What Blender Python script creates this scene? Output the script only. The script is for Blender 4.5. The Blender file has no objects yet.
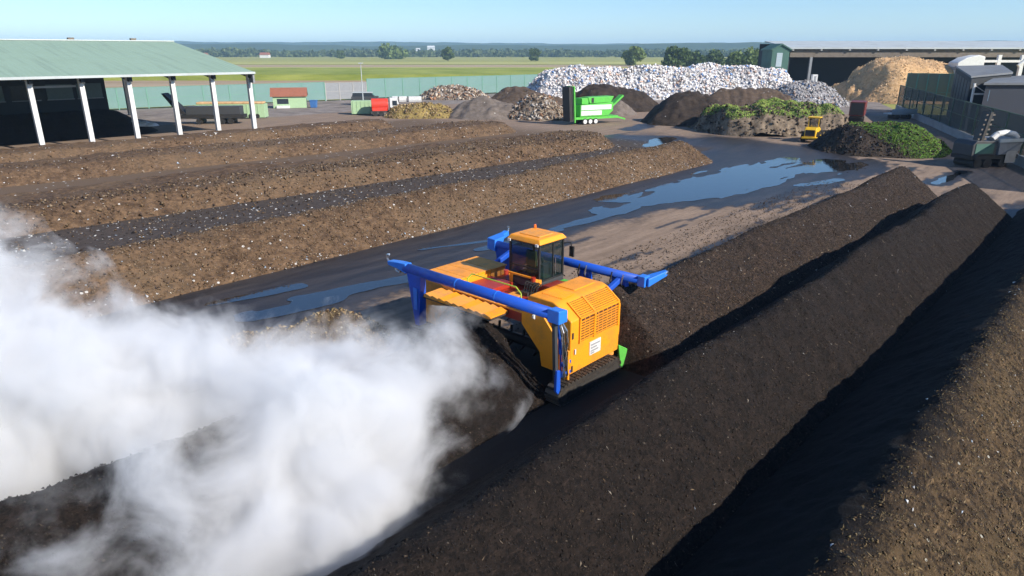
import bpy, math, random
import numpy as np
from mathutils import Vector
random.seed(7)
S = bpy.context.scene
COL = S.collection
R = math.radians

# ------------------------------------------------------------------ camera
H = 12.0; F = 683.0; TH = math.atan(237.0 / F)
cam = bpy.data.cameras.new('camera'); cam.sensor_width = 36.0; cam.lens = F / 1024 * 36.0
cam.clip_start = 0.5; cam.clip_end = 30000
co = bpy.data.objects.new('camera', cam); COL.objects.link(co)
co.location = (0, 0, H); co.rotation_euler = (math.pi / 2 - TH, 0, 0)
S.camera = co
# ------------------------------------------------------------------ sky, sun
SUN_AZ, SUN_EL = 126.0, 32.0           # azimuth clockwise from +Y (view direction)
w = bpy.data.worlds.new('World'); S.world = w; w.use_nodes = True
nt = w.node_tree; bg = nt.nodes['Background']
sk = nt.nodes.new('ShaderNodeTexSky'); sk.sky_type = 'NISHITA'; sk.sun_disc = False
sk.sun_elevation = R(SUN_EL); sk.sun_rotation = R(SUN_AZ); sk.altitude = 300
sk.air_density = 0.95; sk.dust_density = 0.03; sk.ozone_density = 7.0
nt.links.new(sk.outputs[0], bg.inputs[0]); bg.inputs[1].default_value = 0.115
sl = bpy.data.lights.new('sun', 'SUN'); sl.energy = 5.0; sl.angle = R(0.5); sl.color = (1.0, 0.93, 0.83)
so = bpy.data.objects.new('sun', sl); COL.objects.link(so)
sd = Vector((math.sin(R(SUN_AZ)) * math.cos(R(SUN_EL)), math.cos(R(SUN_AZ)) * math.cos(R(SUN_EL)), math.sin(R(SUN_EL))))
so.rotation_euler = sd.to_track_quat('Z', 'Y').to_euler(); so.location = sd * 200
S.view_settings.view_transform = 'Standard'; S.view_settings.look = 'None'
S.view_settings.exposure = 0.46; S.view_settings.gamma = 1.0
cy = S.cycles
cy.use_denoising = True; cy.max_bounces = 12; cy.diffuse_bounces = 2; cy.glossy_bounces = 3
cy.transmission_bounces = 4; cy.transparent_max_bounces = 12; cy.volume_bounces = 5
cy.use_adaptive_sampling = True; cy.adaptive_threshold = 0.03
cy.volume_max_steps = 256; cy.volume_step_rate = 1.0; cy.sample_clamp_indirect = 6

# ------------------------------------------------------------------ frames
PHI = R(47.5)                          # the windrows run along this direction
U = np.array([math.cos(PHI), math.sin(PHI)]); V = np.array([-math.sin(PHI), math.cos(PHI)])
def rw(al, q):                         # row coordinates (along, across) -> world x, y
    return U[0] * al + V[0] * q, U[1] * al + V[1] * q
def wr(x, y):
    return x * U[0] + y * U[1], x * V[0] + y * V[1]
def ray(px, py):
    u = (px - 512) / F; v = (288 - py) / F
    return np.array([u, math.cos(TH) + v * math.sin(TH), -math.sin(TH) + v * math.cos(TH)])
def gp(px, py, z=0.0):                 # point of the ground (or of height z) seen at a pixel
    d = ray(px, py); t = (z - H) / d[2]; return d[0] * t, d[1] * t
def at(px, py, Y):                     # point seen at a pixel at ground distance Y
    d = ray(px, py); t = Y / d[1]; return d[0] * t, Y, H + d[2] * t

# ------------------------------------------------------------------ noise
def vnoise(x, y, seed=0):
    x = np.asarray(x, float); y = np.asarray(y, float)
    xi = np.floor(x).astype(np.int64); yi = np.floor(y).astype(np.int64)
    fx = x - xi; fy = y - yi; fx = fx * fx * (3 - 2 * fx); fy = fy * fy * (3 - 2 * fy)
    def h(a, b):
        n = (a * 374761393 + b * 668265263 + seed * 1442695041) & 0xffffffff
        n = ((n ^ (n >> 13)) * 1274126177) & 0xffffffff
        return ((n ^ (n >> 16)) & 0xffff) / 65535.0
    return (h(xi, yi) * (1 - fx) + h(xi + 1, yi) * fx) * (1 - fy) + (h(xi, yi + 1) * (1 - fx) + h(xi + 1, yi + 1) * fx) * fy
def fbm(x, y, sc, oct=4, seed=0, gain=0.5):
    a, t, s = 1.0, 0.0, 0.0
    for o in range(oct):
        s = s + a * (vnoise(x / sc, y / sc, seed + o * 17) - 0.5); t += a; a *= gain; sc *= 0.5
    return s / t * 2
def sstep(a, b, x):
    t = np.clip((x - a) / (b - a), 0, 1); return t * t * (3 - 2 * t)

# ------------------------------------------------------------------ materials
def nd(nt, typ, ins=None, **kw):
    n = nt.nodes.new(typ)
    for k, v in kw.items(): setattr(n, k, v)
    for k, v in (ins or {}).items():
        if isinstance(v, bpy.types.NodeSocket): nt.links.new(v, n.inputs[k])
        else: n.inputs[k].default_value = v
    return n
def c4(c): return (c[0], c[1], c[2], 1.0)
def newmat(name):
    m = bpy.data.materials.new(name); m.use_nodes = True
    return m, m.node_tree, m.node_tree.nodes['Principled BSDF']
def math_(nt, op, a, b=0.0, clamp=False):
    n = nt.nodes.new('ShaderNodeMath'); n.operation = op; n.use_clamp = clamp
    for i, v in enumerate((a, b)):
        if isinstance(v, bpy.types.NodeSocket): nt.links.new(v, n.inputs[i])
        else: n.inputs[i].default_value = v
    return n.outputs[0]
def mixc(nt, f, a, b):
    n = nt.nodes.new('ShaderNodeMix'); n.data_type = 'RGBA'
    for k, v in ((0, f), (6, a), (7, b)):
        if isinstance(v, bpy.types.NodeSocket): nt.links.new(v, n.inputs[k])
        else: n.inputs[k].default_value = v if k == 0 else c4(v)
    return n.outputs[2]
def ramp(nt, f, a, b):
    n = nt.nodes.new('ShaderNodeMapRange'); nt.links.new(f, n.inputs[0]); n.inputs[1].default_value = a; n.inputs[2].default_value = b
    return n.outputs[0]
def paint(name, c, rough=0.45, metal=0.0, dirt=0.25, dirtc=(0.05, 0.04, 0.03), scale=2.0, spec=0.5):
    m, nt, b = newmat(name)
    tc = nd(nt, 'ShaderNodeTexCoord')
    n1 = nd(nt, 'ShaderNodeTexNoise', {'Vector': tc.outputs['Object'], 'Scale': scale, 'Detail': 8, 'Roughness': 0.65})
    f = math_(nt, 'MULTIPLY', ramp(nt, n1.outputs[0], 0.48, 0.75), dirt)
    nt.links.new(mixc(nt, f, c, dirtc), b.inputs['Base Color'])
    r = math_(nt, 'ADD', math_(nt, 'MULTIPLY', n1.outputs[0], 0.25), rough - 0.1)
    nt.links.new(r, b.inputs['Roughness']); b.inputs['Metallic'].default_value = metal
    b.inputs['Specular IOR Level'].default_value = spec
    return m
def pile(name, ca, cb, fleck=(0.5, 0.48, 0.44), fd=0.03, fs=5.0, sa=0.6, bump=0.6, bs=6.0, cc=None, big=0.12, fine=0, fk=1.0):
    """heaped loose material: two tones in clumps, broad patches, bright flecks, fine relief"""
    m, nt, b = newmat(name)
    tc = nd(nt, 'ShaderNodeTexCoord'); v = tc.outputs['Object']
    n1 = nd(nt, 'ShaderNodeTexNoise', {'Vector': v, 'Scale': sa * 3, 'Detail': 10, 'Roughness': 0.72})
    n2 = nd(nt, 'ShaderNodeTexNoise', {'Vector': v, 'Scale': big, 'Detail': 4, 'Roughness': 0.55})
    col = mixc(nt, ramp(nt, n1.outputs[0], 0.36, 0.64), ca, cb)
    if cc: col = mixc(nt, ramp(nt, n2.outputs[0], 0.45, 0.62), col, mixc(nt, ramp(nt, n1.outputs[0], 0.36, 0.64), cc, cb))
    if fine:                           # crumb-sized mottling, dark gaps and paler fibres
        n4 = nd(nt, 'ShaderNodeTexNoise', {'Vector': v, 'Scale': fine, 'Detail': 3, 'Roughness': 0.6})
        n5 = nd(nt, 'ShaderNodeTexNoise', {'Vector': nd(nt, 'ShaderNodeMapping', {'Vector': v, 'Rotation': (.5, .3, .6), 'Scale': (1, 4.5, 2)}).outputs[0], 'Scale': fine * .5, 'Detail': 3, 'Roughness': 0.6, 'Distortion': 1.2})
        col = mixc(nt, math_(nt, 'MULTIPLY', ramp(nt, n4.outputs[0], 0.52, 0.40), .75 * fk), col, tuple(x * .25 for x in ca))
        col = mixc(nt, math_(nt, 'MULTIPLY', ramp(nt, n5.outputs[0], 0.57, 0.70), .65 * fk), col, tuple(min(.8, x * 2.3) for x in cb))
    vo = nd(nt, 'ShaderNodeTexVoronoi', {'Vector': v, 'Scale': fs})
    sp = nd(nt, 'ShaderNodeSeparateColor', {0: vo.outputs['Color']})
    k = math_(nt, 'LESS_THAN', sp.outputs[0], fd); d = math_(nt, 'LESS_THAN', vo.outputs['Distance'], 0.35)
    fl = math_(nt, 'MULTIPLY', k, d)
    col = mixc(nt, fl, col, fleck)
    nt.links.new(col, b.inputs['Base Color']); b.inputs['Roughness'].default_value = 0.92
    b.inputs['Specular IOR Level'].default_value = 0.25
    n3 = nd(nt, 'ShaderNodeTexNoise', {'Vector': v, 'Scale': bs, 'Detail': 8, 'Roughness': 0.7})
    bm = nd(nt, 'ShaderNodeBump', {'Height': n3.outputs[0], 'Strength': bump, 'Distance': 0.12})
    nt.links.new(bm.outputs[0], b.inputs['Normal'])
    return m
def attrmat(name, rough=0.8, trans=0.0):
    m, nt, b = newmat(name)
    a = nd(nt, 'ShaderNodeAttribute', attribute_name='col')
    nt.links.new(a.outputs['Color'], b.inputs['Base Color']); b.inputs['Roughness'].default_value = rough
    b.inputs['Specular IOR Level'].default_value = 0.25
    if trans:
        t = nd(nt, 'ShaderNodeBsdfTranslucent', {0: a.outputs['Color']})
        mx = nd(nt, 'ShaderNodeMixShader', {0: trans, 1: b.outputs[0], 2: t.outputs[0]})
        nt.links.new(mx.outputs[0], nt.nodes['Material Output'].inputs[0])
    return m

ORANGE = paint('orange_paint', (0.92, 0.335, 0.014), 0.42, dirt=0.6, dirtc=(0.42, 0.17, 0.05), scale=1.3)
ORANGE_D = paint('orange_dusty', (0.80, 0.32, 0.05), 0.65, dirt=0.75, dirtc=(0.32, 0.20, 0.10), scale=3)
RED = paint('red_paint', (0.40, 0.035, 0.015), 0.4, dirt=0.4)
BLUE = paint('blue_paint', (0.012, 0.085, 0.50), 0.4, dirt=0.4, dirtc=(0.06, 0.07, 0.14))
BLUE_L = paint('light_blue_paint', (0.03, 0.20, 0.72), 0.35, dirt=0.15)
BLACK = paint('black_rubber', (0.018, 0.017, 0.016), 0.6, dirt=0.5)
STEEL = paint('dark_steel', (0.06, 0.055, 0.05), 0.5, metal=0.3, dirt=0.6)
TRACK = paint('muddy_track', (0.022, 0.018, 0.015), 0.7, dirt=0.8, dirtc=(0.10, 0.075, 0.05), scale=5)
CHROME = paint('bright_steel', (0.6, 0.6, 0.6), 0.25, metal=0.9, dirt=0.1)
WHITE = paint('white_paint', (0.66, 0.66, 0.64), 0.5, dirt=0.5, dirtc=(0.45, 0.42, 0.38))
GREYM = paint('grey_mark', (0.30, 0.30, 0.31), 0.5, dirt=0)
GREEN = paint('bright_green_paint', (0.10, 0.50, 0.06), 0.45, dirt=0.3)
LGREEN = paint('pale_green_paint', (0.36, 0.52, 0.30), 0.6, dirt=0.3, dirtc=(0.25, 0.3, 0.2))
RAILG = paint('lime_rail_paint', (0.42, 0.55, 0.05), 0.45, dirt=0.2)
YELLOW = paint('yellow_paint', (0.80, 0.48, 0.02), 0.45, dirt=0.3)
DARKRED = paint('dark_red_paint', (0.16, 0.03, 0.025), 0.5, dirt=0.4)
def ribbed(m, scale, strength=.35):
    nt = m.node_tree; b = nt.nodes['Principled BSDF']; tc = nd(nt, 'ShaderNodeTexCoord')
    wv = nd(nt, 'ShaderNodeTexWave', {'Vector': tc.outputs['Object'], 'Scale': scale, 'Distortion': 0.0}); wv.bands_direction = 'X'
    nt.links.new(nd(nt, 'ShaderNodeBump', {'Height': wv.outputs['Fac'], 'Strength': strength, 'Distance': .08}).outputs[0], b.inputs['Normal'])
    s = b.inputs['Base Color'].links[0].from_socket
    nz = nd(nt, 'ShaderNodeTexNoise', {'Vector': nd(nt, 'ShaderNodeMapping', {'Vector': tc.outputs['Object'], 'Scale': (.9, .06, .06)}).outputs[0], 'Scale': 1.2, 'Detail': 6, 'Roughness': .7})
    nt.links.new(mixc(nt, math_(nt, 'MULTIPLY', ramp(nt, nz.outputs[0], .5, .75), .45), s, (.14, .19, .15)), b.inputs['Base Color'])
    return m
SHEDROOF = paint('shed_green_roof', (0.27, 0.38, 0.285), 0.6, dirt=0.3, dirtc=(0.21, 0.31, 0.23), scale=0.15)
ribbed(SHEDROOF, .45)
DKGREEN = paint('dark_green_cladding', (0.05, 0.13, 0.10), 0.6, dirt=0.3, scale=0.4)
BLUEGREY = paint('blue_grey_cladding', (0.12, 0.22, 0.32), 0.6, dirt=0.3, scale=0.4)
CONC = paint('concrete', (0.36, 0.35, 0.33), 0.85, dirt=0.6, dirtc=(0.2, 0.19, 0.17), scale=0.6)
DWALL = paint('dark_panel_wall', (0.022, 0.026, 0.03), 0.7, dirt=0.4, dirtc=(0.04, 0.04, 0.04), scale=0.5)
SHEET = paint('pale_sheet_roof', (0.46, 0.50, 0.50), 0.5, dirt=0.3, scale=0.2)
TIMBER = paint('brown_timber', (0.17, 0.14, 0.11), 0.8, dirt=0.5, scale=1)
GREYROOF = paint('grey_roof', (0.17, 0.18, 0.19), 0.7, dirt=0.4, scale=0.5)
DARKGREY = paint('dark_grey_metal', (0.045, 0.048, 0.052), 0.55, dirt=0.3)
MIDGREY = paint('mid_grey_metal', (0.24, 0.25, 0.26), 0.5, dirt=0.3)
TILE = paint('red_tile_roof', (0.30, 0.11, 0.065), 0.8, dirt=0.4, scale=2)
BRICKP = paint('pale_render', (0.55, 0.48, 0.40), 0.85, dirt=0.3)
LORRYRED = paint('lorry_red', (0.70, 0.055, 0.03), 0.4, dirt=0.2)
DIM = paint('grille_mesh_backing', (0.055, 0.014, 0.005), 0.7, dirt=0.5, scale=6)
SEATG = paint('seat_cloth', (0.05, 0.09, 0.04), 0.8, dirt=0.2)
BLUESK = paint('skip_blue', (0.05, 0.16, 0.40), 0.5, dirt=0.2)
NETL = paint('turquoise_net', (0.17, 0.30, 0.275), 0.8, dirt=0.4, dirtc=(0.27, 0.38, 0.36), scale=0.25)
NETR = paint('grey_green_net', (0.055, 0.065, 0.058), 0.8, dirt=0.6, dirtc=(0.10, 0.105, 0.085), scale=0.3)
POSTG = paint('green_post_paint', (0.13, 0.30, 0.22), 0.6, dirt=0.3)
POSTD = paint('dark_green_post', (0.05, 0.10, 0.06), 0.6, dirt=0.3)
for _m, _a in ((NETL, 0.85), (NETR, 0.62)): _m.node_tree.nodes['Principled BSDF'].inputs['Alpha'].default_value = _a
BARK = paint('bark', (0.09, 0.065, 0.045), 0.9, dirt=0.5, scale=4)
CHIPM = attrmat('loose_bits', 0.85)
LEAFM = attrmat('leaves', 0.7, 0.25)
gm, gnt, gb = newmat('cab_glass')
gb.inputs['Base Color'].default_value = (0.015, 0.03, 0.03, 1); gb.inputs['Roughness'].default_value = 0.03
gb.inputs['Alpha'].default_value = 0.30; GLASS = gm
gm, gnt, gb = newmat('dark_window'); gb.inputs['Base Color'].default_value = (0.03, 0.04, 0.05, 1); gb.inputs['Roughness'].default_value = 0.1; DGLASS = gm
gm, gnt, gb = newmat('pale_window'); gb.inputs['Base Color'].default_value = (0.42, 0.52, 0.56, 1); gb.inputs['Roughness'].default_value = 0.3; PGLASS = gm
gm, gnt, gb = newmat('beacon_orange'); gb.inputs['Base Color'].default_value = (0.85, 0.16, 0.01, 1); gb.inputs['Roughness'].default_value = 0.25; BEACON = gm

# compost materials
P_BLACK = pile('black_compost', (0.0072, 0.0048, 0.0036), (0.0225, 0.0148, 0.0108), (0.10, 0.08, 0.06), 0.006, 11.0, bump=0.9, bs=9, fine=9)
P_BROWN = pile('dark_brown_compost', (0.017, 0.0115, 0.0085), (0.052, 0.034, 0.0245), (0.20, 0.17, 0.13), 0.008, 9.0, bump=0.9, bs=8, fine=8, cc=(0.019, 0.0145, 0.012))
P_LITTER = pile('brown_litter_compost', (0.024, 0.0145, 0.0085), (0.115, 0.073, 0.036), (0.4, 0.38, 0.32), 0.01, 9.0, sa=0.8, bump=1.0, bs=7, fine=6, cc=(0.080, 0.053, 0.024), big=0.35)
P_BANK = pile('cut_bank_soil', (0.07, 0.053, 0.038), (0.26, 0.20, 0.14), fd=0.0, fs=3, sa=0.3, bump=1, bs=2, big=.3, cc=(.03, .024, .02))
P_TAN = pile('tan_compost', (0.054, 0.032, 0.019), (0.175, 0.109, 0.062), (0.5, 0.48, 0.45), 0.02, 4.5, sa=0.5, bump=0.9, bs=4, fine=4, fk=.45, cc=(0.11, 0.075, 0.046))
P_SOIL = pile('dark_soil', (0.018, 0.013, 0.010), (0.060, 0.043, 0.032), fd=0.004, fs=3, sa=0.3, bump=0.8, bs=2)
P_SOILB = pile('brown_soil', (0.05, 0.034, 0.024), (0.12, 0.085, 0.06), fd=0.01, fs=3, sa=0.3, bump=0.8, bs=2)
P_GREY = pile('grey_brown_soil', (0.10, 0.08, 0.065), (0.20, 0.165, 0.14), fd=0.01, fs=3, sa=0.3, bump=0.8, bs=2)
P_YEL = pile('yellow_brown_clippings', (0.16, 0.115, 0.035), (0.34, 0.25, 0.09), fd=0.0, fs=3, sa=0.3, bump=0.8, bs=2)
P_CHIP = pile('wood_chip', (0.42, 0.25, 0.115), (0.66, 0.43, 0.23), fd=0.0, fs=3, sa=0.4, bump=0.8, bs=1.5)
P_WASTE = pile('mixed_waste_core', (0.35, 0.33, 0.32), (0.68, 0.66, 0.65), (0.8, 0.8, 0.8), 0.2, 1.2, sa=0.3, bump=1, bs=1.2)
P_SHRED = pile('grey_shredded_waste', (0.14, 0.13, 0.13), (0.38, 0.37, 0.38), (0.7, 0.7, 0.7), 0.15, 2, sa=0.4, bump=1, bs=1.5)
P_SCRAP = pile('scrap_wood_core', (0.10, 0.075, 0.055), (0.30, 0.24, 0.18), fd=0.05, fs=2, sa=0.4, bump=1, bs=1.5)
P_GRASSY = pile('turf_soil', (0.03, 0.05, 0.012), (0.09, 0.13, 0.03), fd=0.0, fs=3, sa=0.4, bump=0.8, bs=2)

# foreground row: shade painted black into its far slope, straw litter on near side
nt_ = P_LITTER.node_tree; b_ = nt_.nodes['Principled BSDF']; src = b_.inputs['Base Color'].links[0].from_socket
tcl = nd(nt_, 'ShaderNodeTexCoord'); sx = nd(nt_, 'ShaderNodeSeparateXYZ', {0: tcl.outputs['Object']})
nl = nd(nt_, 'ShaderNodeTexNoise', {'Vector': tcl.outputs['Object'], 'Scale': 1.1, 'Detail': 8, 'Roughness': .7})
lit_side_mask = ramp(nt_, math_(nt_, 'ADD', sx.outputs[1], math_(nt_, 'MULTIPLY', math_(nt_, 'SUBTRACT', nl.outputs[0], .5), 2.6)), 0.1, -0.7)
nt_.links.new(mixc(nt_, lit_side_mask, (0.012, 0.009, 0.0075), src), b_.inputs['Base Color'])
P_LUMP = pile('brown_lumpy_compost', (0.030, 0.021, 0.013), (0.13, 0.09, 0.05), (0.5, 0.48, 0.42), 0.01, 6.0, sa=0.8, bump=1.0, bs=5)
# ------------------------------------------------------------------ mesh helpers
class MB:
    def __init__(s): s.v = []; s.f = []
    def add(s, vs, fs):
        k = len(s.v); s.v += [tuple(map(float, p)) for p in vs]; s.f += [tuple(i + k for i in f) for f in fs]; return s
    def box(s, x0, x1, y0, y1, z0, z1):
        return s.add([(x0, y0, z0), (x1, y0, z0), (x1, y1, z0), (x0, y1, z0), (x0, y0, z1), (x1, y0, z1), (x1, y1, z1), (x0, y1, z1)],
                     [(0, 3, 2, 1), (4, 5, 6, 7), (0, 1, 5, 4), (1, 2, 6, 5), (2, 3, 7, 6), (3, 0, 4, 7)])
    def hexa(s, p):                    # 8 free corners, ordered as box
        return s.add(p, [(0, 3, 2, 1), (4, 5, 6, 7), (0, 1, 5, 4), (1, 2, 6, 5), (2, 3, 7, 6), (3, 0, 4, 7)])
    def prism(s, poly, a0, a1, axis):  # polygon in the two other axes, extruded on axis 0/1/2
        n = len(poly); vs = []
        for a in (a0, a1):
            for (p, q) in poly:
                vs.append((a, p, q) if axis == 0 else (p, a, q) if axis == 1 else (p, q, a))
        fs = [tuple(range(n)), tuple(range(2 * n - 1, n - 1, -1))] + [(i, n + i, n + (i + 1) % n, (i + 1) % n) for i in range(n)]
        return s.add(vs, fs)
    def bar(s, p0, p1, r0, r1=None, n=10, cap=True):
        r1 = r0 if r1 is None else r1
        a = Vector(p0); b = Vector(p1); d = (b - a).normalized()
        t = Vector((0, 0, 1)) if abs(d.z) < 0.9 else Vector((1, 0, 0))
        e = d.cross(t).normalized(); g = d.cross(e)
        vs = []
        for (c, r) in ((a, r0), (b, r1)):
            for i in range(n):
                an = 2 * math.pi * i / n; vs.append(c + e * (r * math.cos(an)) + g * (r * math.sin(an)))
        fs = [(i, (i + 1) % n, n + (i + 1) % n, n + i) for i in range(n)]
        if cap: fs += [tuple(range(n - 1, -1, -1)), tuple(range(n, 2 * n))]
        return s.add(vs, fs)
    def beam(s, p0, p1, w, h):         # rectangular bar
        a = Vector(p0); b = Vector(p1); d = (b - a).normalized()
        t = Vector((0, 0, 1)) if abs(d.z) < 0.95 else Vector((1, 0, 0))
        e = d.cross(t).normalized() * (w / 2); g = e.cross(d).normalized() * (h / 2)
        return s.hexa([a - e - g, b - e - g, b + e - g, a + e - g, a - e + g, b - e + g, b + e + g, a + e + g])
    def tube(s, pts, r, n=7):
        for i in range(len(pts) - 1): s.bar(pts[i], pts[i + 1], r, r, n)
        return s
    def build(s, name, mat, parent=None, bevel=0.0, smooth=False):
        me = bpy.data.meshes.new(name); me.from_pydata(s.v, [], s.f); me.update()
        return mobj(name, me, mat, parent, bevel, smooth)
def mobj(name, me, mat, parent=None, bevel=0.0, smooth=False):
    if mat: me.materials.append(mat)
    if smooth: me.shade_smooth()
    o = bpy.data.objects.new(name, me); COL.objects.link(o)
    if parent: o.parent = parent
    if bevel:
        b = o.modifiers.new('bevel', 'BEVEL'); b.width = bevel; b.segments = 2; b.limit_method = 'ANGLE'; b.angle_limit = R(40)
        me.shade_smooth()
        for e in me.edges: pass
        wn = o.modifiers.new('wn', 'WEIGHTED_NORMAL'); wn.keep_sharp = False
    return o
def tag(o, label, cat, group=None):
    o['label'] = label; o['category'] = cat
    if group: o['group'] = group
    return o
def T(name, label, cat, loc=(0, 0, 0), rz=0.0, group=None):
    o = bpy.data.objects.new(name, None); COL.objects.link(o); o.location = loc; o.rotation_euler = (0, 0, rz)
    o.empty_display_size = 0.3
    return tag(o, label, cat, group)
def struct(o): o['kind'] = 'structure'; return o
def stuff(o): o['kind'] = 'stuff'; return o
def copy_of(o, parent, name=None):
    c = o.copy(); COL.objects.link(c); c.parent = parent
    return c
def npmesh(name, v, f, col=None, attrs=None):
    v = np.ascontiguousarray(v, np.float32); f = np.ascontiguousarray(f, np.int32); k = f.shape[1]
    me = bpy.data.meshes.new(name); me.vertices.add(len(v)); me.vertices.foreach_set('co', v.ravel())
    me.loops.add(f.size); me.loops.foreach_set('vertex_index', f.ravel())
    me.polygons.add(len(f)); me.polygons.foreach_set('loop_start', np.arange(0, f.size, k, dtype=np.int32))
    me.update(calc_edges=True); me.validate()
    if col is not None:
        a = me.color_attributes.new('col', 'FLOAT_COLOR', 'POINT')
        cc = np.ones((len(v), 4), np.float32); cc[:, :3] = col; a.data.foreach_set('color', cc.ravel())
    for nm, arr in (attrs or {}).items():
        a = me.attributes.new(nm, 'FLOAT', 'POINT'); a.data.foreach_set('value', np.asarray(arr, np.float32))
    return me
def gridmesh(name, X, Y, Z, keep=None, attrs=None):
    ny, nx = X.shape
    idx = np.arange(nx * ny).reshape(ny, nx)
    f = np.stack([idx[:-1, :-1], idx[:-1, 1:], idx[1:, 1:], idx[1:, :-1]], -1).reshape(-1, 4)
    v = np.stack([X, Y, Z], -1).reshape(-1, 3)
    if keep is not None:
        k = keep.ravel()[f].any(1); f = f[k]
        used = np.zeros(len(v), bool); used[f.ravel()] = True
        mp = np.cumsum(used) - 1; v = v[used]; f = mp[f]
        attrs = {a: np.asarray(b).ravel()[used] for a, b in (attrs or {}).items()}
    return npmesh(name, v, f, attrs={a: np.asarray(b).ravel() for a, b in (attrs or {}).items()})
RS = np.random.RandomState(5)
def bits(name, P, N, size, cols, parent, mat=None, flat=0.5, thick=0.25, aspect=(0.3, 1.0), seed=0):
    """many small thin lumps (tetra-like, 4 corners) lying on a surface, one stuff mesh"""
    rs = np.random.RandomState(seed + 11); n = len(P)
    d = rs.normal(size=(n, 3)); d -= N * (d * N).sum(1, keepdims=True) * flat
    d /= np.linalg.norm(d, axis=1, keepdims=True) + 1e-9
    e = np.cross(N, d) + rs.normal(size=(n, 3)) * 0.25; e /= np.linalg.norm(e, axis=1, keepdims=True) + 1e-9
    g = np.cross(d, e)
    L = size[0] + (size[1] - size[0]) * rs.rand(n, 1) ** 2.2; W = L * (aspect[0] + (aspect[1] - aspect[0]) * rs.rand(n, 1)); K = np.minimum(L, W) * thick
    base = P + N * K * 0.3
    v = np.stack([base - d * L * .5 - e * W * .3, base + d * L * .5 - e * W * .1, base + e * W * .6 + d * L * (rs.rand(n, 1) - .5) * .6, base + g * K * np.sign((g * N).sum(1, keepdims=True)) + e * W * .15], 1)
    f0 = np.array([[0, 2, 1], [0, 1, 3], [1, 2, 3], [2, 0, 3]])
    f = (np.arange(n)[:, None, None] * 4 + f0).reshape(-1, 3)
    ci = cols[rs.randint(0, len(cols), n)] * (0.7 + 0.6 * rs.rand(n, 1))
    me = npmesh(name, v.reshape(-1, 3), f, col=np.repeat(ci, 4, 0))
    return stuff(mobj(name, me, mat or CHIPM, parent))
# ------------------------------------------------------------------ yard, roads, puddles
def seg_dist(x, y, p, q):
    p = np.array(p); q = np.array(q); d = q - p; L = (d ** 2).sum()
    t = np.clip(((x - p[0]) * d[0] + (y - p[1]) * d[1]) / L, 0, 1)
    return np.hypot(x - p[0] - t * d[0], y - p[1] - t * d[1])
POOL = [((545, 232), (640, 208), 0.8), ((610, 212), (700, 191), 2.0), ((640, 200), (730, 180), 3.2), ((690, 190), (770, 172), 5.5), ((750, 177), (838, 165), 4.6),
        ((700, 182), (790, 160), 2.0), ((800, 186), (840, 180), 0.8), ((655, 146), (668, 139), 2.4), ((630, 130), (648, 125), 1.2),
        ((935, 184), (962, 172), 0.9), ((300, 300), (420, 277), 0.7), ((250, 318), (330, 300), 0.8), ((210, 305), (300, 287), 0.5), ((480, 250), (560, 230), 0.7), ((420, 250), (500, 240), .35)]
POOLW = [(gp(*a), gp(*b), h) for a, b, h in POOL]
def wetfield(x, y):
    al, q = wr(x, y)
    n = fbm(al * 0.22, q, 1.3, 4, 3) * 1.0 + fbm(al * 0.35, q, 0.5, 3, 9) * 0.4
    f = np.full(np.shape(x), -9.0)
    for a, b, h in POOLW:
        f = np.maximum(f, 1.0 - seg_dist(x, y, a, b) / h)
    return np.maximum(f, -1.5) + n * 0.72
ay = np.arange(-30, 330.1, 0.5); qy = np.arange(-24, 175.1, 0.5)
A_, Q_ = np.meshgrid(np.arange(-34, 150, 0.5), np.arange(-14, 125, 0.5))
X_, Y_ = rw(A_, Q_)
wet = wetfield(X_, Y_)
# the lane beside the tan rows is black and damp, the strip beside the dark rows is dry and dusty
lane = sstep(24.5, 29.5, Q_ + fbm(A_ * .35, Q_, 5, 3, 21) * 3.0 + (A_ - 40) * 0.03) * (1 - sstep(84, 104, A_ + fbm(A_, Q_, 9, 3, 5) * 8))
lane = np.where(Q_ > 60, 0.12, lane); far = sstep(99, 103, Q_ + fbm(A_, Q_, 6, 2, 77) * 2)
patch = sstep(0.06, 0.22, fbm(A_ * .11, Q_, 1.2, 5, 41, .65)) * 0.62 * (1 - far) * (1 - .8 * sstep(58, 62, Q_)) * (1 - sstep(66, 82, A_) * (Q_ < 30))
damp = np.clip(np.maximum(np.maximum(lane, sstep(-0.9, 0.1, wet)), patch * (1 - sstep(84, 100, A_) * .6)), 0, 1)
near = 1 - sstep(17.5, 20.5, Q_ + fbm(A_, Q_, 3, 3, 8) * 1.5)       # spilled compost between the dark rows
soil = near * (1 - sstep(58, 66, A_))
litter = sstep(40, 42, Q_) * (1 - sstep(80, 90, A_)) * (1 - far)
me = gridmesh('yard', X_, Y_, 0.02 + 0.012 * fbm(X_, Y_, 2.2, 3, 4), attrs={'damp': damp, 'soil': soil, 'litter': litter})
ym, ynt, yb = newmat('yard_surface')
a1 = nd(ynt, 'ShaderNodeAttribute', attribute_name='damp').outputs['Fac']; a2 = nd(ynt, 'ShaderNodeAttribute', attribute_name='soil').outputs['Fac']
tc = nd(ynt, 'ShaderNodeTexCoord')
mp_ = nd(ynt, 'ShaderNodeMapping', {'Vector': tc.outputs['Object'], 'Rotation': (0, 0, -PHI), 'Scale': (1, 1, 1)})
mp2 = nd(ynt, 'ShaderNodeMapping', {'Vector': mp_.outputs[0], 'Scale': (0.14, 1.0, 1)})
na = nd(ynt, 'ShaderNodeTexNoise', {'Vector': mp2.outputs[0], 'Scale': 1.3, 'Detail': 8, 'Roughness': 0.65})
nb = nd(ynt, 'ShaderNodeTexNoise', {'Vector': tc.outputs['Object'], 'Scale': 2.5, 'Detail': 9, 'Roughness': 0.7})
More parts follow.
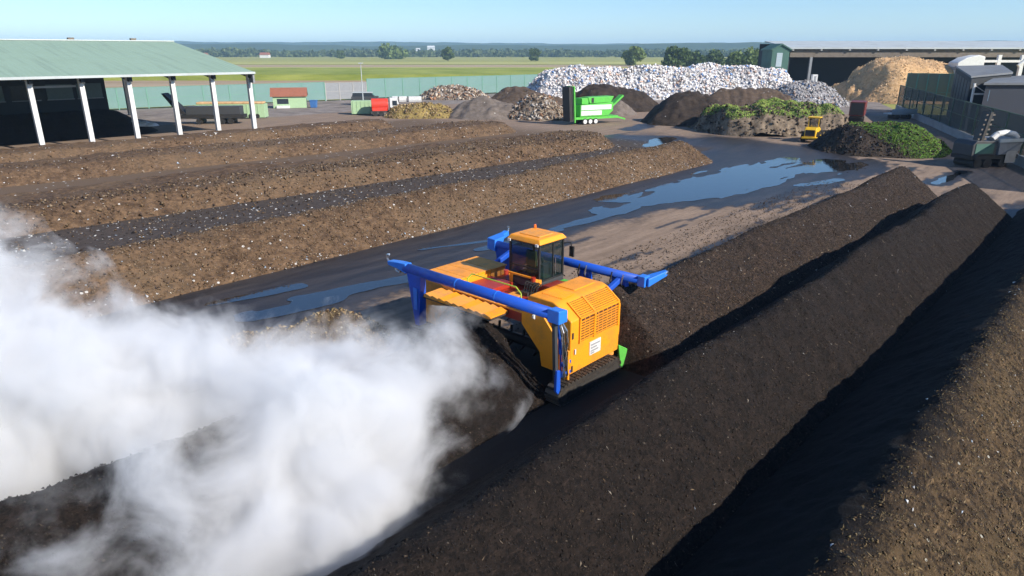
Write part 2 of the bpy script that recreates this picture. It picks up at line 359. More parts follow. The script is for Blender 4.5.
dry = mixc(ynt, ramp(ynt, na.outputs[0], 0.3, 0.7), (0.17, 0.118, 0.082), (0.31, 0.222, 0.158))
dry = mixc(ynt, math_(ynt, 'MULTIPLY', ramp(ynt, nb.outputs[0], 0.5, 0.75), 0.5), dry, (0.08, 0.06, 0.045))
dk = mixc(ynt, ramp(ynt, na.outputs[0], 0.42, 0.72), (0.020, 0.019, 0.020), (0.060, 0.050, 0.045))
dmp = math_(ynt, 'ADD', a1, math_(ynt, 'MULTIPLY', math_(ynt, 'SUBTRACT', nb.outputs[0], 0.5), 0.7), True)
dmp = ramp(ynt, dmp, 0.3, 0.6)
c = mixc(ynt, dmp, dry, dk); c = mixc(ynt, a2, c, (0.022, 0.017, 0.014))
a3 = nd(ynt, 'ShaderNodeAttribute', attribute_name='litter').outputs['Fac']
vo = nd(ynt, 'ShaderNodeTexVoronoi', {'Vector': tc.outputs['Object'], 'Scale': 2.8}); sp = nd(ynt, 'ShaderNodeSeparateColor', {0: vo.outputs['Color']})
fl = math_(ynt, 'MULTIPLY', math_(ynt, 'LESS_THAN', sp.outputs[0], 0.08), math_(ynt, 'LESS_THAN', vo.outputs['Distance'], 0.3))
lit = mixc(ynt, dmp, (0.125, 0.082, 0.050), mixc(ynt, ramp(ynt, nb.outputs[0], .35, .65), (0.028, 0.021, 0.017), (0.082, 0.060, 0.046)))
c = mixc(ynt, a3, c, mixc(ynt, fl, lit, (0.5, 0.5, 0.48)))
ynt.links.new(c, yb.inputs['Base Color'])
ro = math_(ynt, 'SUBTRACT', 0.92, math_(ynt, 'MULTIPLY', dmp, 0.56)); ro = math_(ynt, 'ADD', ro, math_(ynt, 'MULTIPLY', nb.outputs[0], 0.12))
ro = math_(ynt, 'MAXIMUM', ro, math_(ynt, 'MULTIPLY', math_(ynt, 'MAXIMUM', a2, a3), 0.9))
ynt.links.new(ro, yb.inputs['Roughness']); yb.inputs['Specular IOR Level'].default_value = 0.4
ynt.links.new(nd(ynt, 'ShaderNodeBump', {'Height': nb.outputs[0], 'Strength': 0.5, 'Distance': 0.05}).outputs[0], yb.inputs['Normal'])
struct(mobj('yard', me, ym, smooth=True))
# wider paved yard up to the fences, then country ground to the horizon
from mathutils.geometry import tessellate_polygon
pts = [(-160, -10), (-160, 95), (-150, 103), (-86, 151), (8, 222), (60, 262), (190, 300), (150, 205), (98, 195), (82, 150), (50, 58), (44, 10), (-10, -20)]
tri = tessellate_polygon([[Vector((p[0], p[1], 0)) for p in pts]])
def up(t): a, b, c = (Vector((*pts[i], 0)) for i in t); return t if (b - a).cross(c - a).z > 0 else t[::-1]
o = MB().add([(p[0], p[1], -0.03) for p in pts], [up(tuple(t)) for t in tri])
pm = pile('yard_far_surface', (0.17, 0.14, 0.12), (0.29, 0.25, 0.22), fd=0, sa=0.1, bump=0.2, cc=(0.12, 0.10, 0.09), big=0.06)
struct(o.build('pavement', pm))
# puddles: thin water sheets with ragged outlines
st = 0.3
A2, Q2 = np.meshgrid(np.arange(5, 150, st), np.arange(10, 60, st)); X2, Y2 = rw(A2, Q2); w2 = wetfield(X2, Y2) - 0.33
w2b = w2
def contour(A, Q, W, z):
    vs, fs = [], []; vid = {}
    def vert(i, j):
        k = (i, j)
        if k not in vid: vid[k] = len(vs); vs.append((A[i, j], Q[i, j]))
        return vid[k]
    def cross(i, j, k, l):
        key = (min((i, j), (k, l)), max((i, j), (k, l)))
        if key not in vid:
            a, b = W[key[0]], W[key[1]]; t = a / (a - b); vid[key] = len(vs)
            vs.append((A[key[0]] + t * (A[key[1]] - A[key[0]]), Q[key[0]] + t * (Q[key[1]] - Q[key[0]])))
        return vid[key]
    ny, nx = W.shape; pos = W > 0
    cnt = pos[:-1, :-1].astype(int) + pos[1:, :-1] + pos[:-1, 1:] + pos[1:, 1:]
    for i, j in zip(*np.nonzero(cnt)):
        cs = [(i, j), (i, j + 1), (i + 1, j + 1), (i + 1, j)]; poly = []
        for a in range(4):
            p, q = cs[a], cs[(a + 1) % 4]
            if pos[p]: poly.append(vert(*p))
            if pos[p] != pos[q]: poly.append(cross(*p, *q))
        if len(poly) > 2: fs.append(tuple(poly))
    return [(*rw(a, b), z) for a, b in vs], fs
vs, fs = contour(A2, Q2, w2, 0.042)
wm, wnt, wb = newmat('puddle_water'); wb.inputs['Base Color'].default_value = (0.012, 0.014, 0.016, 1); wb.inputs['IOR'].default_value = 1.55
wb.inputs['Roughness'].default_value = 0.04; wb.inputs['Specular IOR Level'].default_value = 0.9
tcw = nd(wnt, 'ShaderNodeTexCoord'); nw = nd(wnt, 'ShaderNodeTexNoise', {'Vector': tcw.outputs['Object'], 'Scale': 0.9, 'Detail': 5, 'Roughness': 0.6})
wnt.links.new(nd(wnt, 'ShaderNodeBump', {'Height': nw.outputs[0], 'Strength': 0.10, 'Distance': 0.05}).outputs[0], wb.inputs['Normal'])
struct(MB().add(vs, fs).build('puddles', wm))

# ------------------------------------------------------------------ country beyond the fence
def field(name, y0, y1, x0, x1, mat, z=0.0, h=0.0):
    o = MB().box(x0, x1, y0, y1, -0.5, z + h) if h else MB().add([(x0, y0, z), (x1, y0, z), (x1, y1, z), (x0, y1, z)], [(0, 1, 2, 3)])
    return struct(o.build(name, mat))
def fieldmat(name, a, b, sx=0.02, sy=0.4):
    m, nt, bs = newmat(name); tc = nd(nt, 'ShaderNodeTexCoord')
    mp = nd(nt, 'ShaderNodeMapping', {'Vector': tc.outputs['Object'], 'Scale': (sx, sy, 0.3)})
    n = nd(nt, 'ShaderNodeTexNoise', {'Vector': mp.outputs[0], 'Scale': 1, 'Detail': 7, 'Roughness': 0.65})
    nt.links.new(mixc(nt, ramp(nt, n.outputs[0], 0.32, 0.68), a, b), bs.inputs['Base Color']); bs.inputs['Roughness'].default_value = 0.95
    bs.inputs['Specular IOR Level'].default_value = 0.1
    return m
F_G = fieldmat('meadow', (0.25, 0.26, 0.075), (0.36, 0.35, 0.12), 0.004, 0.02)
struct(MB().add([(-14000, -200, -0.3), (14000, -200, -0.3), (14000, 14000, -0.3), (-14000, 14000, -0.3)], [(0, 1, 2, 3)]).build('ground', F_G))
field('stubble_field', 226, 312, -700, 60, fieldmat('stubble', (0.30, 0.22, 0.14), (0.44, 0.34, 0.23), 0.01, 0.1), -0.2)
field('maize_field', 312, 440, -900, 130, fieldmat('maize', (0.17, 0.22, 0.04), (0.33, 0.36, 0.09), 0.05, 0.05), 0, 2.3)
field('grain_field', 440, 575, -900, 500, fieldmat('grain', (0.36, 0.34, 0.12), (0.46, 0.42, 0.17), 0.004, 0.03), -0.12)
field('fallow_strip', 575, 660, -700, 700, fieldmat('fallow', (0.34, 0.26, 0.16), (0.42, 0.33, 0.22), 0.004, 0.02), -0.12)
field('far_meadow', 690, 860, -900, 200, fieldmat('far_meadow', (0.34, 0.34, 0.11), (0.44, 0.43, 0.16), 0.002, 0.01), -0.1)
# hills
def ridge(name, Y, base, amp, seed, mat, depth):
    xs = np.linspace(-7000, 7000, 260); rows = []
    prof = base + amp * fbm(xs, xs * 0 + seed, 1500, 5, seed)
    for t, k in ((0, 0.0), (0.35, 0.6), (0.7, 0.93), (1.0, 1.0), (1.4, 0.8), (2.2, 0.0)):
        rows.append(np.stack([xs, np.full_like(xs, Y + depth * t), prof * k - 0.5 + (fbm(xs, xs * 0 + t * 9, 90, 3, seed + 3) * 4 * (k > 0))], -1))
    a = np.stack(rows)
    struct(mobj(name, gridmesh(name, a[..., 0], a[..., 1], a[..., 2]), mat, smooth=True))
HILLM = fieldmat('wooded_hill', (0.020, 0.040, 0.016), (0.060, 0.085, 0.032), 0.004, 0.006)
ridge('hill', 2600, 46, 34, 3, HILLM, 400)
ridge('hill.001', 4200, 80, 34, 8, HILLM, 600)

# ------------------------------------------------------------------ trees
def leafballs(centers, radii, per, lsize, c_lo, c_hi, seed, squash=0.85):
    rs = np.random.RandomState(seed); Vv, Cc = [], []
    cen = np.repeat(np.asarray(centers, float), per, 0); rad = np.repeat(np.asarray(radii, float), per)
    n = len(cen); d = rs.normal(size=(n, 3)); d /= np.linalg.norm(d, axis=1, keepdims=True)
    p = cen + d * (rad * (0.45 + 0.6 * rs.rand(n)) )[:, None] * np.array([1, 1, squash])
    t1 = rs.normal(size=(n, 3)); t1 /= np.linalg.norm(t1, axis=1, keepdims=True); t2 = np.cross(t1, d + rs.normal(size=(n, 3)) * .6); t2 /= np.linalg.norm(t2, axis=1, keepdims=True) + 1e-9
    s = (lsize * (0.6 + 0.8 * rs.rand(n)))[:, None]
    v = np.stack([p - t1 * s - t2 * s * .5, p + t1 * s * .3 - t2 * s, p + t1 * s + t2 * s * .5, p - t1 * s * .3 + t2 * s], 1)
    col = np.asarray(c_lo) + (np.asarray(c_hi) - np.asarray(c_lo)) * rs.rand(n, 1)
    f = np.arange(n * 4).reshape(-1, 4)
    return v.reshape(-1, 3), f, np.repeat(col, 4, 0)
def tree(x, y, h, wd, label, cat='tree', seed=0, lo=(0.035, 0.06, 0.018), hi=(0.09, 0.13, 0.04), group=None, nb=14, per=60):
    t = T('tree', label, cat, (x, y, -0.3), 0, group); rs = random.Random(seed)
    tr = MB().bar((0, 0, 0), (0, 0, h * .35), h * .022, h * .016).bar((0, 0, h * .35), (wd * .08, 0, h * .7), h * .016, h * .006)
    for k in range(4):
        an = k * 1.7 + seed; tr.bar((0, 0, h * (.25 + .07 * k)), (math.cos(an) * wd * .3, math.sin(an) * wd * .3, h * (.5 + .07 * k)), h * .009, h * .004)
    tr.build('trunk', BARK, t)
    cs, rr = [], []
    for k in range(nb):
        an = rs.random() * 6.28; zz = rs.uniform(.22, .88); w_ = wd * .5 * math.sqrt(max(.05, 1 - ((zz - .5) / .48) ** 2)) * .72
        cs.append((math.cos(an) * w_ * rs.random() ** .5, math.sin(an) * w_ * rs.random() ** .5, h * zz)); rr.append(wd * rs.uniform(.16, .27))
    v, f, c = leafballs(cs, rr, per, wd * .05, lo, hi, seed)
    stuff_o = mobj('crown', npmesh('crown', v, f, col=c), LEAFM, t)
    return t
TD = [  # px, ground distance, height m, width m, label
 (634, 640, 15, 17, 'round pale green tree alone above the white waste heap'),
 (676, 520, 15, 15, 'round dark green tree, leftmost of the clump behind the waste heap'),
 (694, 540, 13, 16, 'broad dark tree second in the clump behind the waste heap'),
 (715, 560, 12, 15, 'low green tree in the middle of the clump behind the waste heap'),
 (735, 500, 12, 13, 'pale green tree right of the middle of the clump behind the waste heap'),
 (752, 470, 13, 14, 'light green tree close left of the blue-green hall tower'),
 (766, 420, 12, 9, 'dark green tree touching the edge of the blue-green hall tower'),
 (448, 900, 16, 14, 'small dark tree standing alone in the fields above the scrap wood heap'),
 (535, 880, 15, 13, 'small lone tree in the fields left of the white waste heap'),
 (392, 1150, 20, 34, 'wide pale tree in front of the far woodland, centre left'),
 (340, 1200, 12, 14, 'low dark bush at the field edge right of the two white far houses'),
]
for i, (px, Y, h, wd, lb) in enumerate(TD):
    x, _, _ = at(px, 56, Y); wd *= 1.25
    pale = 'pale' in lb or 'light' in lb
    tree(x, Y, h, wd, lb, seed=i * 3 + 1, lo=(0.09, 0.14, 0.04) if pale else (0.05, 0.085, 0.025), hi=(0.20, 0.26, 0.08) if pale else (0.12, 0.17, 0.05), per=130)
# far woodland: a band of thousands of crowns that reads as one mass
rs = np.random.RandomState(2); cs, rr = [], []
for k in range(1500):
    Y = rs.uniform(1500, 2000); x = rs.uniform(-0.62, 0.5) * Y
    hh = rs.uniform(5, 12) * (0.6 + 0.8 * vnoise(x / 120, Y / 200, 5)); r = rs.uniform(5, 9)
    for z in (hh * .3, hh * .65, hh): cs.append((x + rs.normal() * 2.5, Y + rs.normal() * 3, z)); rr.append(r * (1.0 if z < hh else .7))
v, f, c = leafballs(cs, rr, 14, 2.6, (0.045, 0.075, 0.032), (0.14, 0.175, 0.075), 4)
tagw = stuff(mobj('woodland', npmesh('woodland', v, f, col=c), LEAFM)); tag(tagw, 'long band of far woodland along the foot of the hills', 'woodland')
# far white houses
for i, (px, py, Y, wd, lb) in enumerate([(203, 55, 1380, 16, 'white house, left of the pair at the far field edge'), (265, 55.5, 1380, 17, 'white house, right of the pair at the far field edge'),
     (431, 48, 2690, 26, 'long white building on the far hill above the lone field tree'), (418, 48.5, 2685, 15, 'small white house on the far hill, left of the long white building')]):
    x, _, _ = at(px, py, Y); z = 0 if Y < 2000 else 12 - (py + 2 - 51) / F * Y
    t = T('house', lb, 'house', (x, Y, z - .5)); hh = wd * .33
    MB().box(-wd / 2, wd / 2, -wd * .35, wd * .35, -8 if Y > 2000 else 0, hh).build('wall', WHITE, t)
    MB().prism([(-wd * .4, hh), (wd * .4, hh), (0, hh + wd * .25)], -wd / 2 - .4, wd / 2 + .4, 0).build('roof', WHITE if Y > 2000 else TILE, t)
# ------------------------------------------------------------------ windrows and heaps
CH_DARK = np.array([(0.020, 0.015, 0.012), (0.045, 0.032, 0.024), (0.09, 0.065, 0.045), (0.030, 0.024, 0.020), (0.016, 0.013, 0.011), (0.05, 0.04, 0.03)])
CH_WOOD = np.array([(0.22, 0.16, 0.10), (0.30, 0.24, 0.17), (0.14, 0.09, 0.05), (0.38, 0.33, 0.27)])
CH_WHITE = np.array([(0.62, 0.61, 0.60), (0.55, 0.55, 0.56), (0.45, 0.44, 0.42), (0.62, 0.60, 0.55), (0.35, 0.42, 0.5)])
CH_TAN = np.array([(0.17, 0.115, 0.066), (0.10, 0.065, 0.04), (0.23, 0.17, 0.11), (0.055, 0.036, 0.024), (0.14, 0.09, 0.05)])
CH_STRAW = np.array([(0.24, 0.165, 0.08), (0.32, 0.24, 0.13), (0.15, 0.098, 0.052), (0.09, 0.055, 0.03), (0.2, 0.15, 0.07)])
def heap(name, label, cat, p0, p1, hw, h, mat, res, run=None, na=(0.35, 4.0), nb=(0.10, 0.9), nf=(0.06, 0.3), soft=0.14, seed=0, cut=None, layers=(), group=None, row=True, flatq=1.0, hvar=0.15):
    """a heap along the segment p0-p1 (row coordinates, or world x, y); layers = (count, size, colours, zone, part name, options)"""
    run = hw if run is None else run
    x0, x1 = min(p0[0], p1[0]) - hw - .3, max(p0[0], p1[0]) + hw + .3; y0, y1 = min(p0[1], p1[1]) - hw - .3, max(p0[1], p1[1]) + hw + .3
    c = ((x0 + x1) / 2, (y0 + y1) / 2)
    def hf(x, y):
        wob = fbm(x, y, na[1] * 1.3, 2, seed + 5) * na[0]
        d = seg_dist(x + fbm(x, y, 3.1, 2, seed + 31) * na[0] * .5, y, p0, p1) + wob * 0.5
        t = np.maximum(0, (hw - d)) / run
        t = np.where(t > 1, 1, t); s = soft
        t2 = 0.5 * (t + (1 - s * .6) - np.sqrt((t - (1 - s * .6)) ** 2 + s * s * .35))   # rounded crest
        z = h * (1 + hvar * fbm(x, y, 9, 2, seed + 3)) * t2
        k = np.clip(t * 4, 0, 1)
        z = z + k * (nb[0] * fbm(x, y, nb[1], 3, seed + 1) + nf[0] * fbm(x, y, nf[1], 2, seed + 2))
        z = np.where(hw - d < 0, -0.25, z - 0.03)
        if cut is not None: z = z * cut(x, y) - 0.25 * (cut(x, y) < 0.02)
        return z
    X, Y = np.meshgrid(np.arange(x0, x1 + res, res), np.arange(y0, y1 + res, res))
    Z = hf(X, Y); keep = Z > -0.2
    loc = rw(*c) if row else c
    t = T(name, label, cat, (loc[0], loc[1], 0.02), PHI if row else 0, group)
    mobj('mound', gridmesh('mound', X - c[0], Y - c[1], Z, keep), mat, t, smooth=True)
    for li, (cnt, size, cols, zone, pname, opt) in enumerate(layers):
        rs = np.random.RandomState(seed * 7 + li); x = rs.uniform(x0, x1, cnt * 2); y = rs.uniform(y0, y1, cnt * 2)
        z = hf(x, y); ok = z > 0.02
        if zone is not None: ok &= zone(x, y, z, rs.rand(len(x)))
        x, y, z = x[ok][:cnt], y[ok][:cnt], z[ok][:cnt]; e = 0.12
        N = np.stack([-(hf(x + e, y) - hf(x - e, y)) / (2 * e), -(hf(x, y + e) - hf(x, y - e)) / (2 * e), np.ones_like(x)], -1); N /= np.linalg.norm(N, axis=1, keepdims=True)
        bits(pname, np.stack([x - c[0], y - c[1], z], -1), N, size, cols, t, seed=seed + li, **opt)
    return t
NEARF = lambda q0: (lambda x, y, z, r: y < q0 + 0.8)
vis = lambda lo, hi: (lambda x, y, z, r: (x > lo) & (x < hi))
GW = 'dark compost windrows around the turning machine'
heap('compost_windrow', 'black compost windrow in the foreground running past the orange machine to the right edge', 'compost windrow', (-12, 9.0), (60, 8.9), 3.45, 3.05, P_BLACK, 0.13, seed=1, soft=.08,
     layers=((50000, (0.02, 0.085), CH_DARK * .75, lambda x, y, z, r: (y < 9.8) & (x > 4) & (r < 1.25 - x / 80), 'clods', dict(aspect=(.5, 1), thick=.6, flat=.3)),
             (1500, (0.05, 0.22), CH_WOOD * .7, lambda x, y, z, r: (y < 9.8) & (x > 5), 'wood_splinters', dict(aspect=(.08, .3))),
             (40, (0.05, 0.13), CH_WHITE, lambda x, y, z, r: (y < 9.8) & (x > 5), 'plastic_scraps', dict(aspect=(.3, .9)))), group=GW)
heap('compost_windrow', 'dark brown compost windrow directly ahead of the orange machine, unturned', 'compost windrow', (16, 14.7), (64.3, 14.6), 3.5, 2.95, P_BROWN, 0.15, seed=2, soft=.08,
     cut=lambda x, y: sstep(21.0, 21.8, x + (y - 14.7) * .05),
     layers=((26000, (0.03, 0.10), CH_DARK * 1.2, lambda x, y, z, r: (y < 15.4) & (x > 21.5), 'clods', dict(aspect=(.5, 1), thick=.6, flat=.3)),
             (900, (0.08, 0.28), CH_WOOD, lambda x, y, z, r: (y < 15.4) & (x > 21.5), 'wood_splinters', dict(aspect=(.08, .3))),
             (70, (0.08, 0.24), CH_WHITE, lambda x, y, z, r: (y < 15.4) & (x > 21.5), 'plastic_scraps', dict(aspect=(.3, .9)))), group=GW)
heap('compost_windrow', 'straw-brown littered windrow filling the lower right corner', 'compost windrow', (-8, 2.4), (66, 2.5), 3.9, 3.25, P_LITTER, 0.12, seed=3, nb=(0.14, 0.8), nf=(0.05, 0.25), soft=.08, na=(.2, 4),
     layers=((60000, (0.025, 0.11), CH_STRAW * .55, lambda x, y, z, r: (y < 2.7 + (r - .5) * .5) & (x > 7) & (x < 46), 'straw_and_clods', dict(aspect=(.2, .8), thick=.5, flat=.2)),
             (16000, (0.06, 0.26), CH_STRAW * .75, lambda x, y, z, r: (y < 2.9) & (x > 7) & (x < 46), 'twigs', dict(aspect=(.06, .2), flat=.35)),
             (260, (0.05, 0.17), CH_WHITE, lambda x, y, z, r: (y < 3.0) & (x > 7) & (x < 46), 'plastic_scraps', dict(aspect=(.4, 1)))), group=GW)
heap('compost_windrow', 'freshly turned steaming black windrow behind the orange machine', 'compost windrow', (-30, 17.0), (17.5, 17.3), 3.7, 2.5, P_BLACK, 0.16, seed=4, cut=lambda x, y: 1 - sstep(17.3, 18.3, x + .5 * fbm(x, y, 1.5, 3, 2)), nb=(.2, .9),
     layers=((16000, (0.03, 0.11), CH_DARK * .75, lambda x, y, z, r: (y < 18.6) & (x > -4), 'clods', dict(aspect=(.5, 1), thick=.6, flat=.3)),), group=GW)
heap('compost_ridge', 'low brown lumpy ridge behind the far end of the blue rear beam', 'compost ridge', (4, 24.4), (15.2, 24.0), 2.3, 1.75, P_LUMP, 0.13, seed=5, nb=(0.3, 1.0), nf=(0.08, .3),
     layers=((7000, (0.05, 0.25), CH_STRAW, None, 'clods', dict(aspect=(.3, 1), thick=.6, flat=.2)),))
GT = 'tan littered windrows left of the wet lane'
LI = lambda n, q0, lo, hi, sz=(0.12, 0.42): (n, sz, CH_WHITE, lambda x, y, z, r: (y < q0) & (x > lo) & (x < hi) & (r < .35 + .65 * (z < .6)), 'plastic_scraps', dict(aspect=(.3, 1)))
TC = lambda n, q0, lo, hi, sz=(0.1, 0.42): (n, sz, CH_TAN, lambda x, y, z, r: (y < q0) & (x > lo) & (x < hi), 'clods', dict(aspect=(.3, 1), thick=.6, flat=.2))
heap('tan_windrow', 'tan littered windrow beside the wet lane, nearest of the left rows', 'compost windrow', (-8, 38.6), (71.5, 39.4), 3.8, 2.8, P_TAN, 0.2, seed=6, nb=(.16, 1.1), nf=(.06, .35), soft=.3,
     layers=(TC(26000, 40, 4, 80, (.04, .2)), LI(1700, 40, 4, 80, (.05, .22)), (3200, (.06, .24), CH_WHITE, lambda x, y, z, r: (z < .35) & (y < 38) & (x > 4), 'foot_litter', dict(aspect=(.4, 1)))), group=GT)
heap('tan_windrow', 'low wide windrow with rough rubbish-strewn edge, second of the left rows', 'compost windrow', (-20, 63.6), (74, 57.5), 6.2, 1.9, P_TAN, 0.28, run=2.4, seed=7, nb=(.22, 1.6), nf=(.09, .5), soft=.3,
     layers=(TC(12000, 60, 5, 84, (.08, .35)), LI(1100, 61, 5, 84, (.08, .36)), (2500, (.15, .42), CH_TAN * .9, lambda x, y, z, r: (y < 60.2 - x * .075) & (x > 5), 'lumps', dict(aspect=(.5, 1), thick=.7))), group=GT)
heap('tan_windrow', 'smooth low tan windrow, third of the left rows', 'compost windrow', (-20, 85.0), (78, 77.5), 5.2, 1.8, P_TAN, 0.32, run=2.4, seed=8, nb=(.15, 1.8), nf=(.06, .5), soft=.3,
     layers=(TC(4000, 82.5, 10, 80, (.1, .35)), LI(500, 86, 10, 80, (.12, .4))), group=GT)
heap('tan_windrow', 'low tan windrow lying along the white shed posts', 'compost windrow', (-30, 94.4), (68, 94.5), 4.5, 1.8, P_TAN, 0.34, run=2.2, seed=9, nb=(.15, 1.8), nf=(.06, .5), soft=.3,
     layers=(TC(2500, 92, 10, 80, (.1, .35)), LI(300, 96, 10, 80, (.12, .5))), group=GT)

# litter and clods strewn over the dark lane between the first two tan rows, and over the yard
def strewn(name, label, lo, hi, q0, q1, n, size, cols, seed, z=.03):
    rs = np.random.RandomState(seed); a = rs.uniform(lo, hi, n); q = rs.uniform(q0, q1, n); x, y = rw(a, q)
    o = bits(name, np.stack([x, y, np.full(n, z)], -1), np.tile([0., 0., 1.], (n, 1)), size, cols, None, seed=seed, thick=.5); tag(o, label, 'litter'); return o
strewn('lane_litter', 'scattered pale litter and clods on the dark lane between the tan rows', 0, 78, 42, 57, 9000, (.05, .3), np.concatenate([CH_WHITE * .8, CH_TAN, CH_DARK, CH_TAN, CH_DARK, CH_TAN, CH_DARK * 2]), 71)
strewn('yard_crumbs', 'dark compost crumbs spilled over the dry yard beside the machine', 18, 70, 17.5, 23, 8000, (.03, .16), np.concatenate([CH_DARK, CH_TAN]), 72)
def wheap(name, label, cat, px0, px1, pyb, h, hw, mat, seed, res=0.45, Y=None, run=None, layers=(), nb=(.7, 2.6), nf=(.3, .8), soft=.3, tilt=0, hvar=.25):
    """a far heap whose near foot is seen on pixel row pyb between pixel columns px0 and px1"""
    a = gp(px0, pyb + tilt) if Y is None else at(px0, 100, Y)[:2]; b = gp(px1, pyb) if Y is None else at(px1, 100, Y)[:2]
    ka = 1 + hw / a[1]; kb = 1 + hw / b[1]; a = (a[0] * ka + hw * .9, a[1] * ka); b = (max(b[0] * kb - hw * .9, a[0] + .3), b[1] * kb)
    return heap(name, label, cat, a, b, hw, h, mat, res, run=run, na=(hw * .28, 7), nb=nb, nf=nf, soft=soft, seed=seed, layers=layers, row=False, hvar=hvar)
CH_WASTE = np.array([(.72, .72, .72), (.62, .60, .58), (.75, .74, .73), (.50, .46, .42), (.55, .38, .30), (.66, .62, .60), (.66, .66, .70), (.30, .27, .25), (.70, .58, .54), (.68, .68, .68), (.60, .62, .66), (.18, .17, .17), (.16, .28, .52), (.7, .66, .64), (.74, .70, .68)])
CH_SCRAP = np.array([(.36, .28, .20), (.50, .42, .33), (.20, .14, .10), (.55, .50, .45), (.30, .16, .09), (.12, .09, .07)])
CHIPC = np.array([(.62, .43, .25), (.5, .32, .17), (.7, .52, .32)])
GHP = 'loose heaps across the far side of the yard'
wheap('waste_heap', 'huge white heap of mixed plastic and paper waste in the background', 'waste heap', 528, 800, 96, 9.2, 15, P_WASTE, 21, .7, Y=183, run=9, hvar=.2, nb=(.9, 4), nf=(.35, 1.2),
      layers=((26000, (.3, 1.3), np.minimum(CH_WASTE * 1.12, .84), lambda x, y, z, r: y < 215, 'waste_pieces', dict(aspect=(.4, 1), thick=.5, flat=.2)),))
wheap('shredded_waste_heap', 'grey shredded waste heap in front of the blue-green hall tower', 'waste heap', 760, 842, 101, 6.4, 9, P_SHRED, 22, .5, Y=158, run=7,
      layers=((2500, (.3, 1.0), CH_WASTE * .6, None, 'waste_pieces', dict(aspect=(.4, 1), thick=.5, flat=.2)),))
wheap('wood_chip_heap', 'high orange-tan wood chip heap in front of the open hall', 'wood chip heap', 838, 990, 100, 12.0, 15, P_CHIP, 23, .6, Y=172, run=10, nb=(.7, 4), hvar=.22,
      layers=((7000, (.15, .5), CHIPC, None, 'chip_lumps', dict(aspect=(.4, 1), thick=.6, flat=.2)),))
wheap('scrap_wood_heap', 'low heap of pale scrap wood against the turquoise fence', 'scrap wood heap', 420, 486, 100, 3.4, 7, P_SCRAP, 24, .4,
      layers=((1500, (.6, 2.2), CH_SCRAP, None, 'wood_pieces', dict(aspect=(.15, .5), thick=.5, flat=.4)),))
wheap('clippings_heap', 'yellow-brown clippings heap right of the red lorry', 'clippings heap', 388, 462, 119, 2.9, 5.2, P_YEL, 25, .3,
      layers=((1500, (.2, .7), CH_STRAW * 1.3, None, 'clumps', dict(aspect=(.4, 1), thick=.5, flat=.2)),))
wheap('soil_heap', 'smooth grey-brown soil heap between the yellow-brown heap and the green screener', 'soil heap', 448, 526, 120, 4.4, 7.0, P_GREY, 26, .35)
wheap('soil_heap', 'dark soil heap touching the left foot of the waste heap', 'soil heap', 486, 560, 106, 4.6, 8, P_SOILB, 36, .4)
wheap('scrap_wood_heap', 'brown heap of mixed brush and scrap left of the green screener', 'scrap wood heap', 506, 572, 121, 4.8, 6.5, P_SCRAP, 27, .35,
      layers=((1800, (.4, 1.5), CH_SCRAP * .8, None, 'wood_pieces', dict(aspect=(.15, .6), thick=.5, flat=.4)),))
wheap('soil_heap', 'dark soil ridge peaking behind the green screener', 'soil heap', 560, 660, 112, 6.0, 7.5, P_SOIL, 28, .4)
wheap('soil_heap', 'tan screened soil cone at the right end of the green screener', 'soil heap', 596, 626, 116, 3.0, 4.5, P_GREY, 37, .3)
wheap('soil_heap', 'tall dark soil heap right of the green screener', 'soil heap', 644, 738, 127, 6.2, 8.0, P_SOIL, 29, .35, nb=(.5, 2.4))
wheap('soil_heap', 'brown soil bank below the right half of the waste heap', 'soil heap', 690, 800, 112, 5.0, 8, P_SOILB, 30, .4)
GRASSC = np.array([(.10, .17, .03), (.16, .24, .05), (.22, .28, .07), (.07, .12, .02), (.26, .27, .09)]) * 1.5
def blades(t, hf_pts, N, size, cols, seed):
    bits('grass_cover', hf_pts, N, size, cols, t, mat=LEAFM, seed=seed)
bank = wheap('overgrown_bank', 'cut soil bank topped with bright grass behind the yellow loader', 'soil bank', 698, 846, 137, 5.3, 8.5, P_BANK, 31, .25, run=3.6, nb=(1.0, 3.0), nf=(.4, .9), hvar=.3,
      layers=((60000, (.18, .5), GRASSC * 1.15, lambda x, y, z, r: z > 2.95 + (r - .5) * .5 + 1.1 * fbm(x, y, 3.5, 2, 61), 'grass_cover', dict(aspect=(.25, .6), thick=.3, flat=-.3, mat=LEAFM)),
              (1500, (.25, .8), np.array([(.05, .035, .025), (.10, .075, .055)]), lambda x, y, z, r: z < 4.0, 'clods', dict(aspect=(.5, 1), thick=.6, flat=.2))))
GREENC = np.array([(.075, .17, .018), (.11, .23, .03), (.16, .28, .04), (.05, .12, .015), (.20, .30, .06)])
wheap('overgrown_heap', 'rounded dark heap overgrown with vivid green weeds, right of the yellow loader', 'overgrown heap', 816, 938, 159, 5.0, 7.0, P_SOIL, 32, .2, run=5.5, soft=.5, nb=(.3, 1.6), tilt=-1, hvar=.1,
      layers=((46000, (.12, .4), GREENC, lambda x, y, z, r: (x - 45.5) * .42 + z * .5 + (r - .5) * .9 > .9, 'weeds', dict(aspect=(.25, .6), thick=.3, flat=-.2, mat=LEAFM)),
              (2500, (.1, .4), CH_DARK, lambda x, y, z, r: y < 92, 'clods', dict(aspect=(.5, 1), thick=.6, flat=.2))))
# ------------------------------------------------------------------ the windrow turning machine
MO = gp(558, 409)
TM = T('windrow_turner', 'orange tracked windrow turning machine with blue beams and cab, steam behind', 'compost turner', (MO[0], MO[1], 0.02), PHI)
